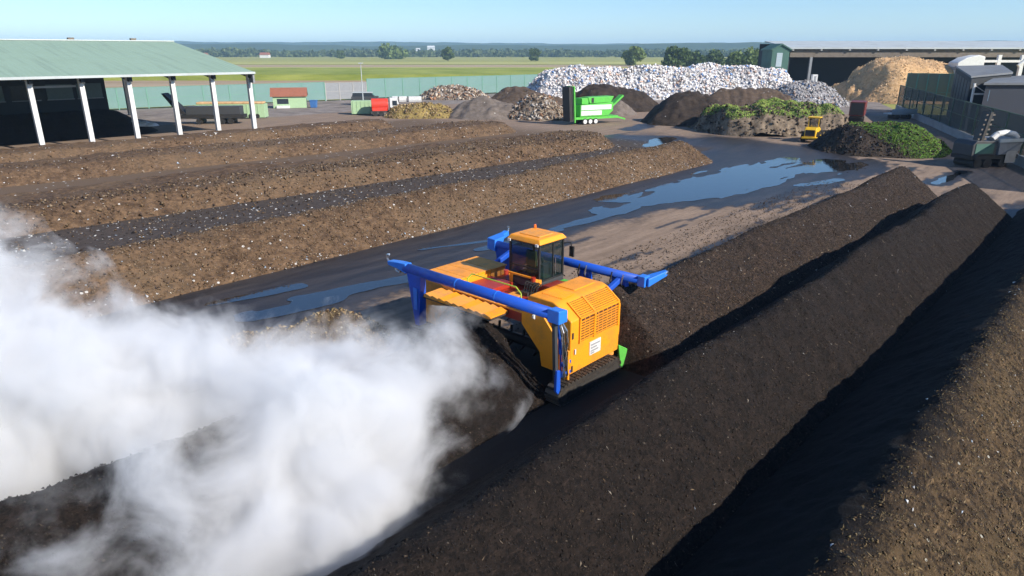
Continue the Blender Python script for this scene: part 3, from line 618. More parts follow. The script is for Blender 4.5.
# tracks
def track(y0, y1):
    r = .34; pts = []
    def stad(r, x0, x1, zc, n=9):
        p = [(x1 + r * math.sin(a), zc - r * math.cos(a)) for a in np.linspace(0, math.pi, n)]
        return p + [(x0 - r * math.sin(a), zc + r * math.cos(a)) for a in np.linspace(0, math.pi, n)]
    b = MB().prism(stad(r, .34, 3.5, r + .03), y0, y1, 1).build('track', TRACK, TM)
    pad = MB().box(-.075, .075, y0 - .03, y1 + .03, 0, .055).build('track_pad', STEEL, b)
    first = True; per = 3.16; step = .21; L = 2 * per + 2 * math.pi * r; s = 0.0
    while s < L - .1:
        if s < per: x, z, a = .34 + s, .03, math.pi
        elif s < per + math.pi * r: an = (s - per) / r; x, z, a = 3.5 + r * math.sin(an), r + .03 - r * math.cos(an), math.pi - an
        elif s < 2 * per + math.pi * r: x, z, a = 3.5 - (s - per - math.pi * r), 2 * r + .03, 0
        else: an = (s - 2 * per - math.pi * r) / r; x, z, a = .34 - r * math.sin(an), r + .03 + r * math.cos(an), -an
        c = pad if first else copy_of(pad, b); first = False
        c.location = (x, 0, z); c.rotation_euler = (0, a, 0); s += step
    for x in np.linspace(.34, 3.5, 6):
        MB().bar((x, y0 - .02, r + .03), (x, y1 + .02, r + .03), .21 if x in (.34, 3.5) else .15, n=14).build('track_roller', STEEL, b)
    MB().box(.5, 3.4, y0 - .035, y0 + .0, .28, .48).build('track_frame', STEEL, b)
track(0.0, 0.55); track(7.75, 8.3)
# engine housing (near side), louvred outer face
HP = [(.36, .78), (.36, 2.86), (.98, 3.32), (1.25, 3.42), (2.35, 3.42), (2.45, 3.3), (2.45, 2.0), (1.55, 1.15), (1.2, .78)]
MB().prism(HP, 1.1, 4.22, 0).build('engine_housing', ORANGE, TM, bevel=.055)
MB().box(1.35, 4.0, .42, 1.1, .62, .79).build('housing_sill', ORANGE_D, TM)
# front cheek with angled nose
MB().prism([(4.2, .9), (4.55, 1.3), (4.55, 2.6), (4.2, 2.9)], .55, 2.3, 1).build('nose_plate', ORANGE, TM, bevel=.05)
def facepts(x, s):                     # point on the outer face: s<1 vertical part, s>1 sloping part
    if s <= 1: return Vector((x, .36, 1.92 + s * (2.86 - 1.92)))
    k = s - 1; return Vector((x, .36 + k * .62, 2.86 + k * .46))
nV = Vector((0, -1, 0)); nS = Vector((0, -.46, .62)).normalized()
GR = T  # (keeps names short below)
def gplate(x0, x1, s0, s1, off, mat, name, parent):
    n = nV if s1 <= 1 else nS
    p = [facepts(x0, s0), facepts(x1, s0), facepts(x1, s1), facepts(x0, s1)]
    return MB().hexa([q - n * .01 for q in p] + [q + n * off for q in p]).build(name, mat, parent)
grille = gplate(1.62, 4.02, .0, .97, .006, DIM, 'louvre_panel', TM)
gplate(1.62, 4.02, 1.03, 1.95, .006, DIM, 'louvre_mesh', grille)
for s in np.arange(.07, .95, .11):
    a, b = facepts(1.62, s), facepts(4.02, s); MB().beam(a + nV * .03, b + nV * .03, .05, .03).build('louvre_slat', ORANGE, grille)
for s in np.arange(1.10, 1.92, .11):
    a, b = facepts(1.62, s), facepts(4.02, s); MB().beam(a + nS * .03, b + nS * .03, .03, .05).build('louvre_slat', ORANGE, grille)
for x in (1.6, 2.48, 2.52, 4.04):
    MB().beam(facepts(x, -.02) + nV * .035, facepts(x, 1) + nV * .035, .05, .07).build('louvre_frame', ORANGE, grille)
    MB().beam(facepts(x, 1) + nS * .035, facepts(x, 1.97) + nS * .035, .05, .07).build('louvre_frame', ORANGE, grille)
for x in np.arange(1.9, 4.0, .28):
    if abs(x - 2.5) > .1: MB().beam(facepts(x, 0) + nV * .02, facepts(x, .98) + nV * .02, .02, .03).build('louvre_stay', ORANGE_D, grille)
MB().beam(facepts(1.58, 1) + (nV + nS) * .02, facepts(4.06, 1) + (nV + nS) * .02, .07, .07).build('louvre_frame', ORANGE, grille)
# top hatch with small louvres towards the rear
for k in range(9):
    y = 1.18 + k * .11; MB().box(1.55, 2.35, y, y + .055, 3.415, 3.445).build('hatch_slat', ORANGE, TM)
MB().box(2.6, 3.9, 1.4, 2.25, 3.41, 3.45).build('top_hatch', ORANGE, TM, bevel=.01)
# maker's plate with illegible grey print
pl = MB().box(2.25, 2.95, .335, .365, 1.18, 1.72).build('sign_plate', WHITE, TM)
for (z, x0, x1) in ((1.58, 2.32, 2.88), (1.46, 2.32, 2.7), (1.34, 2.32, 2.8), (1.25, 2.32, 2.55)):
    MB().box(x0, x1, .328, .334, z - .03, z + .03).build('print_line', GREYM, pl)
for z in (1.0, 2.3): MB().box(1.16, 1.24, .33, .37, z - .12, z + .12).build('hinge', STEEL, TM)
MB().box(1.3, 1.36, .30, .34, 1.55, 1.75).build('latch', WHITE, TM)
# rear flank of the housing and tunnel cheek
MB().prism([(.9, .8), (.9, 2.1), (1.75, 3.05), (2.6, 3.05), (2.6, 2.25), (1.7, 1.35), (1.6, .8)], .95, 1.09, 0).build('rear_cheek', ORANGE, TM, bevel=.02)
MB().bar((.93, 1.9, 2.72), (.93, 1.98, 2.72), .1, n=14).build('round_lamp', WHITE, TM)
# hood over the rotor
MB().prism([(2.4, 2.25), (6.5, 2.25), (6.5, 2.62), (2.4, 2.62)], 1.05, 4.3, 0).build('rotor_hood', RED, TM, bevel=.03)
MB().bar((2.4, 1.6, .75), (2.4, 7.7, .75), .22, n=14).build('rotor', STEEL, TM)
rot = bpy.data.objects[-1] if False else None
tine = MB().box(-.05, .05, -.03, .03, 0, .5)
for k in range(26):
    y = 1.7 + k * .23; an = k * 2.1
    o_ = tine.build('tine', STEEL, TM) if k == 0 else copy_of(t0, TM)
    if k == 0: t0 = o_
    o_.location = (2.4, y, .75); o_.rotation_euler = (0, an, 0)
# far side housing and its big flat roof plate
MB().prism([(6.45, 2.1), (6.45, 3.0), (8.3, 3.0), (8.3, .78), (7.6, .78), (7.3, 1.3)], 1.0, 4.2, 0).build('far_housing', ORANGE_D, TM, bevel=.03)
for k in range(3): MB().box(.98 + k * .75, .98 + k * .75 + .735, 6.4, 8.33, 3.003, 3.06).build('roof_plate', ORANGE, TM, bevel=.012)
MB().box(3.28, 4.25, 6.4, 8.33, 3.003, 3.05).build('roof_plate', ORANGE_D, TM, bevel=.012)
MB().box(1.0, 3.2, 6.39, 6.445, 2.62, 3.0).build('inner_wall', ORANGE, TM)
# walkway boards
for k in range(5):
    y = 2.5 + k * .79; MB().box(1.02, 1.85, y, y + .77, 2.63, 2.70).build('walkway_board', ORANGE if k % 2 else ORANGE_D, TM, bevel=.01)
for k in range(3): MB().box(1.88, 2.6, 2.55 + k * .62, 3.1 + k * .62, 2.63, 2.74).build('service_cover', (ORANGE, RED, ORANGE_D)[k], TM, bevel=.02)
MB().box(1.9, 3.1, 5.0, 6.3, 2.63, 2.82).build('service_cover', RED, TM, bevel=.02)
# rear shelf: nine tilted slats on a frame
sh = MB().box(-.02, 1.0, 3.3, 7.15, 2.44, 2.5).build('shelf_frame', STEEL, TM)
for k in range(9):
    y = 3.34 + k * .42
    MB().hexa([(-.04, y, 2.505), (.98, y, 2.505), (.98, y + .36, 2.505), (-.04, y + .36, 2.505), (-.04, y, 2.54), (.98, y, 2.57), (.98, y + .36, 2.65), (-.04, y + .36, 2.62)]).build('shelf_slat', ORANGE_D if k % 3 else ORANGE, sh)
    if k < 8: MB().box(.99, 1.05, y + .05, y + .3, 2.5, 2.6).build('shelf_clip', RED, sh)
# red tank, valves and hoses between housing and cab
MB().prism([(2.5, 2.62), (3.4, 2.62), (3.4, 3.0), (3.1, 3.2), (2.5, 3.25)], 2.75, 3.7, 0).build('hydraulic_tank', RED, TM, bevel=.03)
MB().bar((2.74, 2.8, 2.98), (2.66, 2.8, 2.98), .14, n=16).build('tank_cap', WHITE, TM)
MB().box(2.3, 2.6, 3.5, 3.9, 2.62, 2.9).build('valve_block', STEEL, TM)
for k in range(6):
    y = 3.2 + .12 * k; MB().tube([(2.4, y, 2.75), (2.55, y, 3.1 + .03 * k), (2.95, y + .1, 3.15), (3.3, y + .25, 2.8)], .025).build('hydraulic_hose', BLACK, TM)
for y in (3.75, 5.25):
    MB().beam((3.3, y, 2.55), (3.3, y, 3.15), .16, .16).build('cab_mount', ORANGE, TM); MB().beam((3.3, y, 3.1), (2.95, y, 3.22), .12, .12).build('mount_arm', ORANGE, TM)
    MB().bar((2.95, y, 3.16), (2.95, y, 3.34), .1, n=12).build('mount_rubber', RED, TM)
MB().beam((3.05, 3.75, 3.25), (3.05, 5.25, 3.25), .07, .07).build('mount_rail', ORANGE, TM)
MB().box(4.2, 4.6, 2.9, 3.45, 2.7, 2.95).build('green_toolbox', GREEN, TM, bevel=.02)
# cab
cab = MB().box(3.28, 4.88, 3.72, 5.38, 2.72, 3.0).build('cab_base', DARKGREY, TM, bevel=.03)
cx0, cx1, cy0, cy1, cz0, cz1 = 3.32, 4.84, 3.76, 5.34, 3.0, 4.62
def cp(x, y, z): return Vector((x, y, z))
for (x, y) in ((cx0, cy0), (cx0, cy1), (cx1, cy0), (cx1, cy1)):
    MB().beam((x, y, cz0), (x, y, cz1), .08, .08).build('cab_pillar', BLACK, cab)
MB().beam((cx0 + .88, cy0, cz0), (cx0 + .88, cy0, cz1), .06, .05).build('cab_pillar', BLACK, cab)
for z in (cz0 + .03, cz1 - .03):
    for (a, b) in (((cx0, cy0), (cx1, cy0)), ((cx0, cy1), (cx1, cy1)), ((cx0, cy0), (cx0, cy1)), ((cx1, cy0), (cx1, cy1))):
        MB().beam((*a, z), (*b, z), .07, .07).build('cab_rail', BLACK, cab)
MB().beam((cx0, cy0, 3.55), (cx0, cy1, 3.55), .05, .05).build('cab_rail', BLACK, cab)
g0 = MB().box(cx0 - .005, cx0 + .005, cy0 + .04, cy1 - .04, 3.58, cz1 - .06).build('window', GLASS, cab)
MB().box(cx0 - .005, cx0 + .005, cy0 + .04, cy1 - .04, cz0 + .06, 3.52).build('window', GLASS, cab)
MB().box(cx1 - .005, cx1 + .005, cy0 + .04, cy1 - .04, cz0 + .06, cz1 - .06).build('window', GLASS, cab)
MB().box(cx0 + .04, cx0 + .85, cy0 - .005, cy0 + .005, cz0 + .06, cz1 - .06).build('window', GLASS, cab)
MB().box(cx0 + .91, cx1 - .04, cy0 - .005, cy0 + .005, cz0 + .06, cz1 - .06).build('door_window', GLASS, cab)
MB().box(cx0 + .04, cx1 - .04, cy1 - .005, cy1 + .005, cz0 + .06, cz1 - .06).build('window', GLASS, cab)
MB().bar((cx0 + .97, cy0 - .06, 3.2), (cx0 + .97, cy0 - .06, 3.9), .018).build('door_handle', CHROME, cab)
rf = MB().hexa([(3.2, 3.62, 4.62), (4.98, 3.62, 4.62), (4.98, 5.48, 4.62), (3.2, 5.48, 4.62), (3.32, 3.76, 4.82), (4.84, 3.76, 4.82), (4.84, 5.34, 4.82), (3.32, 5.34, 4.82)]).build('cab_roof', ORANGE, TM, bevel=.05)
MB().box(3.6, 4.5, 4.0, 5.1, 4.81, 4.855).build('roof_panel', ORANGE_D, rf, bevel=.02)
MB().bar((4.72, 5.2, 4.8), (4.72, 5.2, 4.86), .05, n=12).bar((4.72, 5.2, 4.86), (4.72, 5.2, 4.98), .065, .05, n=12).build('beacon', BEACON, rf)
for y in (3.8, 5.3): MB().box(3.17, 3.23, y - .07, y + .07, 4.55, 4.65).build('work_lamp', WHITE, rf)
MB().box(3.75, 4.25, 4.3, 4.85, 3.05, 3.5).box(3.72, 3.86, 4.3, 4.85, 3.5, 4.15).build('driver_seat', SEATG, cab, bevel=.05)
MB().beam((4.65, 4.57, 3.0), (4.45, 4.57, 3.7), .09, .09).build('steering_column', BLACK, cab)
MB().box(3.8, 4.4, 3.92, 4.15, 3.0, 3.62).build('console', DARKGREY, cab, bevel=.03)
MB().tube([(4.84, 3.74, 4.4), (5.0, 3.45, 4.45), (5.0, 3.4, 4.1)], .025).box(4.95, 5.02, 3.28, 3.5, 3.85, 4.3).build('mirror', BLACK, TM)
# lime hand rail round the walkway
MB().tube([(1.15, 5.7, 2.7), (1.15, 5.7, 3.3), (1.3, 5.6, 3.48), (1.3, 3.2, 3.48), (1.25, 2.9, 3.3), (1.15, 2.75, 2.7)], .028).build('hand_rail', RAILG, TM)
MB().tube([(1.15, 5.7, 3.08), (1.25, 4.4, 3.08), (1.2, 2.85, 3.08)], .02).build('mid_rail', RAILG, TM)
MB().beam((1.3, 4.35, 2.7), (1.3, 4.35, 3.05), .16, .16).build('rail_bracket', ORANGE, TM)
# rear blue beam
bz = 3.5
rb = MB().bar((0, .25, bz), (0, 8.15, bz), .21, n=20).build('rear_beam', BLUE, TM, smooth=False)
for p in rb.data.polygons: p.use_smooth = len(p.vertices) == 4
for y in (2.9, 5.0): MB().bar((0, y, bz), (0, y + .05, bz), .222, n=20).build('beam_band', BLUE_L, rb)
MB().prism([(-.22, bz - .24), (.26, bz - .24), (.26, bz + .2), (-.22, bz + .26)], -.12, .4, 1).build('beam_end', BLUE_L, rb, bevel=.04)
MB().prism([(8.0, bz - .2), (8.6, bz - .08), (9.15, bz - .05), (9.2, bz + .12), (8.5, bz + .2), (8.0, bz + .22)], -.18, .18, 0).build('beam_end', BLUE_L, rb, bevel=.03)
hk = [(0, 9.1, bz + .05), (0, 9.3, bz + .05), (0, 9.42, bz + .16), (0, 9.38, bz + .32), (0, 9.25, bz + .36)]
MB().tube(hk, .045).tube([(0, 8.9, bz - .05), (0, 8.85, bz - .25), (0, 8.6, bz - .3), (0, 8.5, bz - .15)], .035).build('hook', CHROME, rb)
MB().hexa([(-.2, 7.25, 1.2), (.2, 7.25, 1.2), (.2, 7.5, 1.2), (-.2, 7.5, 1.2), (-.16, 7.1, 3.38), (.16, 7.1, 3.38), (.16, 7.95, 3.38), (-.16, 7.95, 3.38)]).build('support_leg', BLUE, TM, bevel=.03)
MB().hexa([(-.225, 7.3, 1.9), (-.205, 7.3, 1.9), (-.205, 7.5, 1.9), (-.225, 7.5, 1.9), (-.225, 7.25, 2.85), (-.205, 7.25, 2.85), (-.205, 7.5, 2.85), (-.225, 7.5, 2.85)]).build('leg_plate', BLUE_L, TM)
# arm hanging from the near end: strut, cylinder, hoses, blue clamp plates
MB().beam((-.05, .2, 3.3), (-.02, .12, 1.0), .14, .16).build('hanging_strut', DARKGREY, TM, bevel=.02)
MB().prism([(-.1, 1.5), (.1, 1.45), (.12, .75), (.02, .5), (-.12, .7)], .0, .12, 1).build('strut_foot', BLUE, TM, bevel=.02)
MB().bar((.18, .2, 3.1), (.22, .12, 2.0), .06).bar((.22, .12, 2.0), (.24, .1, 1.1), .03).build('lift_cylinder', BLUE, TM)
for k in range(7):
    x = .05 + .05 * k; rr_ = random.Random(k); z0 = 3.25; pts = [(x, .1 + .03 * k, z0)]
    for j in range(1, 6): pts.append((x + .08 * rr_.uniform(-.6, 1) + .03 * j, -.02 + rr_.uniform(-.04, .06), z0 - j * .42))
    pts.append((.75, .33, .95)); MB().tube(pts, .024).build('hydraulic_hose', BLACK if k % 3 else CHROME, TM)
for z in (1.05, 1.45): MB().box(.45, .95, .2, .34, z - .06, z + .06).build('clamp_plate', BLUE, TM, bevel=.01)
MB().box(.75, .85, .18, .36, .75, 1.9).build('pivot_post', ORANGE, TM, bevel=.02)
# front blue beam
fx, fz = 5.65, 3.32
fb = MB().bar((fx, .35, fz), (fx, 8.5, fz), .18, n=20).build('front_beam', BLUE, TM)
for p in fb.data.polygons: p.use_smooth = len(p.vertices) == 4
MB().box(fx - .2, fx + .2, .1, .45, fz - .22, fz + .22).build('beam_end', BLUE_L, fb, bevel=.03)
MB().hexa([(fx - .1, -.02, fz - .2), (fx + .1, .4, fz - .2), (fx + .95, -.12, fz + .12), (fx + .85, -.3, fz + .12), (fx - .1, -.02, fz + .15), (fx + .1, .4, fz + .15), (fx + .95, -.12, fz + .34), (fx + .85, -.3, fz + .34)]).build('end_arm', BLUE_L, fb, bevel=.03)
MB().tube([(fx + .7, -.2, fz + .15), (fx + .85, -.28, fz + .3), (fx + .95, -.25, fz + .2)], .05).build('hook', CHROME, fb)
MB().hexa([(fx - .22, 8.3, fz - .3), (fx + .22, 8.3, fz - .3), (fx + .22, 8.8, fz - .25), (fx - .22, 8.8, fz - .25), (fx - .2, 8.3, fz + .25), (fx + .5, 8.3, fz + .3), (fx + 1.0, 8.9, fz + .35), (fx - .1, 8.9, fz + .25)]).build('beam_end', BLUE_L, fb, bevel=.03)
MB().beam((fx + .1, 8.6, fz + .1), (fx + 1.1, 8.75, fz + .28), .28, .25).build('end_arm', BLUE_L, fb, bevel=.03)
MB().tube([(fx + 1.05, 8.75, fz + .3), (fx + 1.25, 8.78, fz + .36), (fx + 1.3, 8.78, fz + .5), (fx + 1.2, 8.78, fz + .58)], .04).build('hook', CHROME, fb)
MB().hexa([(fx - .1, 7.0, 2.1), (fx + .1, 7.0, 2.1), (fx + .1, 8.2, 2.1), (fx - .1, 8.2, 2.1), (fx - .12, 6.2, fz - .1), (fx + .12, 6.2, fz - .1), (fx + .12, 8.4, fz - .1), (fx - .12, 8.4, fz - .1)]).build('support_leg', BLUE, TM, bevel=.03)
for y in (1.05, 1.6, 2.9, 3.25):
    MB().prism([(fx - .06, fz - .1), (fx + .1, fz - .1), (fx + .2, fz - .55), (fx + .05, fz - .8), (fx - .12, fz - .55)], y, y + .16, 1).build('hanger_plate', BLUE, fb, bevel=.015)
    MB().tube([(fx - .2, y + .05, fz + .12), (fx - .26, y + .1, fz - .25), (fx - .15, y + .08, fz - .6)], .03).build('hydraulic_hose', CHROME if y in (1.05, 2.9) else BLACK, fb)
for y in (1.3, 7.3): MB().beam((4.1, y, 2.75), (fx, y, fz - .08), .2, .22).build('beam_arm', BLUE, TM, bevel=.03)
# green scraper plate in front of the track
MB().hexa([(4.15, .15, .06), (5.15, -.55, .06), (5.2, -.45, .06), (4.2, .3, .06), (4.15, .3, 1.0), (4.75, -.12, .62), (4.8, -.05, .62), (4.2, .4, 1.0)]).build('scraper', GREEN, TM, bevel=.01)
MB().hexa([(4.55, -.2, .04), (5.3, -.72, .04), (5.45, -.4, .04), (4.7, .1, .04), (4.62, -.16, .42), (5.0, -.42, .3), (5.1, -.3, .3), (4.72, .0, .42)]).build('scraper_spill', P_BLACK, TM)
rs = np.random.RandomState(9); n = 900
P = np.concatenate([np.stack([rs.uniform(.2, 3.7, n), rs.uniform(-.02, .56, n), np.full(n, .77)], -1), np.stack([rs.uniform(1.3, 4.0, 200), rs.uniform(.40, .5, 200), np.full(200, .795)], -1),
    np.stack([rs.uniform(1.0, 4.0, 300), rs.uniform(2.5, 6.3, 300), np.full(300, 2.71)], -1)])
bits('mud_crumbs', P, np.tile([0., 0., 1.], (len(P), 1)), (.02, .09), CH_DARK * 1.3, TM, seed=90, thick=.5)
# ------------------------------------------------------------------ open shed on the left (row coordinates through its own frame)
SX = T('open_shed', 'open-sided shed with long pale green roof on white posts, left', 'shed', (*rw(25, 100), 0), PHI)
def sb(a0, a1, q0, q1, z0, z1): return MB().box(a0 - 25, a1 - 25, q0 - 100, q1 - 100, z0, z1)
def slope(m, a0, a1, q0, z0, q1, z1, th):
    return m.hexa([(a0 - 25, q0 - 100, z0), (a1 - 25, q0 - 100, z0), (a1 - 25, q1 - 100, z1), (a0 - 25, q1 - 100, z1), (a0 - 25, q0 - 100, z0 + th), (a1 - 25, q0 - 100, z0 + th), (a1 - 25, q1 - 100, z1 + th), (a0 - 25, q1 - 100, z1 + th)])
rf = slope(MB(), -40, 51.6, 98.3, 8.95, 125, 13.35, .18).build('roof', SHEDROOF, SX)
slope(MB(), -40, 51.6, 125.02, 13.35, 152, 8.9, .18).build('roof', SHEDROOF, SX)
sb(-40, 51.7, 124.5, 125.5, 13.50, 13.66).build('ridge_cap', SHEET, rf)
for a in (24, 36, 45): sb(a, a + .8, 124.7, 125.4, 13.66, 13.95).build('ridge_vent', TIMBER, rf)
sb(-40, 51.7, 98.16, 98.3, 8.85, 9.15).build('gutter', SHEET, SX)
for k in range(-3, 6):
    a = 23.7 + k * 5.56
    sb(a - .28, a + .28, 99.7, 100.3, 0, 8.9).build('post', WHITE, SX, bevel=.03)
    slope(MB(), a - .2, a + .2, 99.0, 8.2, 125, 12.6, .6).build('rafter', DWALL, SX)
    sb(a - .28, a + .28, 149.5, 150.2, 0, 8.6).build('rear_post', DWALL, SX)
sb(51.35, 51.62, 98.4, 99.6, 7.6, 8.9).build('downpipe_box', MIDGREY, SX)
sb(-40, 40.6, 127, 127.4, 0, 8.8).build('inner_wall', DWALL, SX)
for a in (18.2, 23.0, 27.6, 32.2, 36.4):
    p_ = sb(a, a + 3.6, 126.93, 127.0, 4.9, 7.1).build('window', DGLASS if a in (27.6,) else paint('dusty_window%d' % a, (.10, .15, .15), .4), SX)
    sb(a - .1, a + 3.7, 126.9, 127.02, 4.75, 4.9).build('window_sill', MIDGREY, p_)
sb(24.2, 29.0, 101.2, 101.4, 7.7, 7.95).build('rail_pipe', CONC, SX)
heap('stored_compost', 'dark compost heap inside the open shed', 'compost heap', (-10, 121), (38, 119), 6.5, 3.6, P_BLACK, .5, seed=41, run=6)
# dark trailer and low green containers at the shed's end
def wth(name, label, cat, px, py, rz=0, group=None, dz=0.0):
    x, y = gp(px, py); return T(name, label, cat, (x, y, dz), R(rz), group)
t = wth('trailer', 'long black trailer parked under the right end of the shed roof', 'trailer', 190, 124, 6)
MB().box(-1, 9.5, -1.2, 1.2, 1.0, 1.6).build('chassis', BLACK, t); MB().box(0, 9.0, -1.2, 1.2, 1.62, 3.0).build('body', DARKGREY, t, bevel=.05)
MB().hexa([(-1.2, -1.2, 1.7), (.1, -1.2, 1.7), (.1, 1.2, 1.7), (-1.2, 1.2, 1.7), (-3.6, -1.2, 5.2), (-3.2, -1.2, 5.2), (-3.2, 1.2, 5.2), (-3.6, 1.2, 5.2)]).build('ramp', BLACK, t)
for x in (2, 5.8, 7.2): MB().bar((x, -1.3, .5), (x, 1.3, .5), .5, n=18).build('axle_wheels', BLACK, t)
t = wth('water_tank', 'small blue-grey tank on a frame beside the black trailer', 'tank', 228, 123, 6)
MB().box(-1.2, 1.2, -1, 1, .5, 2.6).build('tank_body', BLUEGREY, t, bevel=.15)
for x in (-1.3, 1.3):
    for y in (-1.1, 1.1): MB().box(x - .08, x + .08, y - .08, y + .08, 0, 2.8).build('frame_post', BLACK, t)
t = wth('container', 'long pale green container with orange-tan load right of the black trailer', 'container', 240, 118, 6)
MB().box(-7.5, 5, -1.4, 1.4, .15, 2.6).build('container_body', LGREEN, t, bevel=.04)
for k in range(12): MB().box(-7.2 + k, -7.05 + k, -1.48, -1.4, .2, 2.55).build('rib', LGREEN, t)
MB().box(-7.3, 4.8, -1.2, 1.2, 2.6, 3.0).build('load', P_CHIP, t, bevel=.15)
for x in (2.4, 3.6): MB().bar((x, -1.5, .45), (x, 1.4, .45), .42, n=16).build('wheel', BLACK, t)
o = wheap('plastic_tarp', 'white plastic sheet crumpled at the foot of a shed post', 'plastic sheet', 126, 158, 133.5, .55, 1.1, WHITE, 44, .15, Y=None, nb=(.3, .8), nf=(.15, .3))
o.location.z = 1.3
# hut
t = wth('hut', 'small pale green hut with brick-red gable roof by the fence', 'hut', 292, 108, 14)
MB().box(-3.9, 3.2, 0, 4.4, 0, 2.6).build('wall', LGREEN, t)
MB().prism([(-.35, 2.45), (2.2, 4.1), (4.75, 2.45), (4.75, 2.6), (2.2, 4.28), (-.35, 2.6)], -4.4, 3.5, 0).build('roof', TILE, t)
MB().prism([(0, 2.6), (4.4, 2.6), (2.2, 4.08)], 3.12, 3.22, 0).build('gable', WHITE, t)
MB().box(3.2, 3.26, .8, 2.6, .1, 2.1).build('door', DGLASS, t); MB().box(-3.0, -.6, -.06, 0, .9, 2.0).build('window', DGLASS, t); MB().box(-3.2, -.4, -.5, -.04, 0, .55).build('planter', WHITE, t)
t = wth('bin', 'small blue bin at the right corner of the hut', 'bin', 314, 107.5); MB().prism([(-.6, 0), (.6, 0), (.75, 1.5), (-.75, 1.5)], -.6, .6, 1).build('bin_body', BLUESK, t, bevel=.05); MB().box(-.8, .8, -.65, .65, 1.5, 1.62).build('lid', BLUESK, t)
# lamp mast
t = wth('light_mast', 'thin tall light mast standing behind the red lorry', 'light mast', 363.5, 106)
MB().bar((0, 0, 0), (0, 0, 9.3), .13, .07, n=10).build('pole', SHEET, t); MB().box(-.5, .5, -.2, .2, 9.3, 9.5).build('lamp_head', SHEET, t)
# red lorry and green skip
def wheel(m, x, y0, y1, z, r): return m.bar((x, y0, z), (x, y1, z), r, n=18)
t = wth('lorry', 'red and white lorry standing left of the yellow-brown heap', 'lorry', 371, 116, 12)
MB().box(0, 5.4, -1.1, 1.1, .7, 1.0).build('chassis', DARKGREY, t)
MB().bar((.2, 0, 2.15), (3.4, 0, 2.15), 1.15, n=20).build('red_drum', LORRYRED, t, bevel=.1); MB().box(.3, 3.2, -1.15, 1.15, 1.0, 1.6).build('drum_cradle', LORRYRED, t, bevel=.03)
cb = MB().prism([(3.7, .7), (5.5, .7), (5.5, 2.1), (5.2, 3.3), (3.7, 3.4)], -1.15, 1.15, 1).build('cab', WHITE, t, bevel=.08)
MB().box(4.2, 5.1, -1.17, -1.14, 2.0, 2.9).build('window', DGLASS, cb); MB().hexa([(5.5, -1.0, 2.15), (5.52, -1.0, 2.15), (5.52, 1.0, 2.15), (5.5, 1.0, 2.15), (5.27, -1.0, 3.1), (5.3, -1.0, 3.1), (5.3, 1.0, 3.1), (5.27, 1.0, 3.1)]).build('windscreen', DGLASS, cb)
for x in (.8, 2.0, 4.6): wheel(MB(), x, -1.2, -.85, .5, .5).build('wheel', BLACK, t); wheel(MB(), x, .85, 1.2, .5, .5).build('wheel', BLACK, t)
t = wth('skip', 'pale green steel skip left of the red lorry', 'skip', 363, 114.5, 8)
MB().prism([(-2.1, .2), (1.7, .2), (2.1, 2.7), (-2.1, 2.7)], -1.2, 1.2, 1).build('skip_body', LGREEN, t, bevel=.04)
for k in range(5): MB().box(-1.8 + k * .8, -1.68 + k * .8, -1.28, -1.2, .25, 2.65).build('rib', LGREEN, t)
t = wth('van', 'dark van with pale roof parked at the fence gate behind the skip', 'van', 366, 104.5, 6)
MB().box(-3.2, 3.0, -1.1, 1.1, .5, 1.9).build('body', DARKGREY, t, bevel=.12); MB().prism([(-3.0, 1.9), (2.2, 1.9), (1.5, 2.7), (-2.8, 2.7)], -1.05, 1.05, 1).build('glass_band', DGLASS, t)
MB().box(-2.9, 1.7, -1.08, 1.08, 2.7, 2.85).build('roof', SHEET, t, bevel=.04)
for x in (-2.1, 1.9): wheel(MB(), x, -1.15, 1.15, .45, .45).build('wheels', BLACK, t)
for i, (px, lb) in enumerate(((395, 'white block, leftmost of three along the turquoise fence'), (403, 'white block, middle of three along the turquoise fence'), (415, 'wide white block, rightmost of three along the turquoise fence'))):
    t = wth('storage_block', lb, 'block', px, 101.5, 12, 'white blocks along the fence'); wd = (0.7, 1.0, 1.6)[i]
    MB().box(-wd, wd, -.6, .6, 0, 1.25).build('block_body', WHITE, t, bevel=.06); MB().box(-wd, wd, -.65, -.6, .3, .36).build('strap', GREYM, t)
# ------------------------------------------------------------------ fences
def fence(name, label, p, q, h, n, net, post, base=0.0, skip=(), net0=0.3, t=None, top=None):
    d = Vector((q[0] - p[0], q[1] - p[1], 0)); L = d.length; rz = math.atan2(d.y, d.x)
    r = T(name, label, 'fence', (p[0], p[1], 0), rz); w_ = L / n
    pm = MB().box(.08, w_ - .08, -.02, .02, base + net0, h - .1).build('net_panel', net, r)
    pt = MB().box(-.1, .1, -.1, .1, 0, h).build('fence_post', post, r)
    rl = MB().box(.1, w_ - .1, -.05, .05, h - .1, h).build('top_rail', post, r); rl2 = MB().box(.1, w_ - .1, -.045, .045, base + (h - base) * .5, base + (h - base) * .5 + .07).build('mid_rail', post, r)
    for k in range(n + 1):
        if k:
            c = copy_of(pt, r); c.location.x = k * w_
        if 0 < k < n and k not in skip:
            for o in (pm, rl, rl2): c = copy_of(o, r); c.location.x = k * w_
    if base:
        b0 = MB().box(.02, w_ - .02, -.28, .28, 0, base).build('concrete_block', CONC, r)
        for k in range(1, n): c = copy_of(b0, r); c.location.x = k * w_
    return r
fence('net_fence', 'turquoise net fence along the far left of the yard, behind the shed and hut', (-150, 103), (-47.5, 180), 4.6, 22, NETL, POSTG)
fence('net_fence', 'turquoise net fence running from the gate to the white waste heap', (-38, 186.5), (8, 222), 5.2, 11, NETL, POSTG)
fence('gate', 'grey mesh gate between the two turquoise fence runs', (-47.3, 180.1), (-38.2, 186.4), 4.4, 3, MIDGREY, CONC)
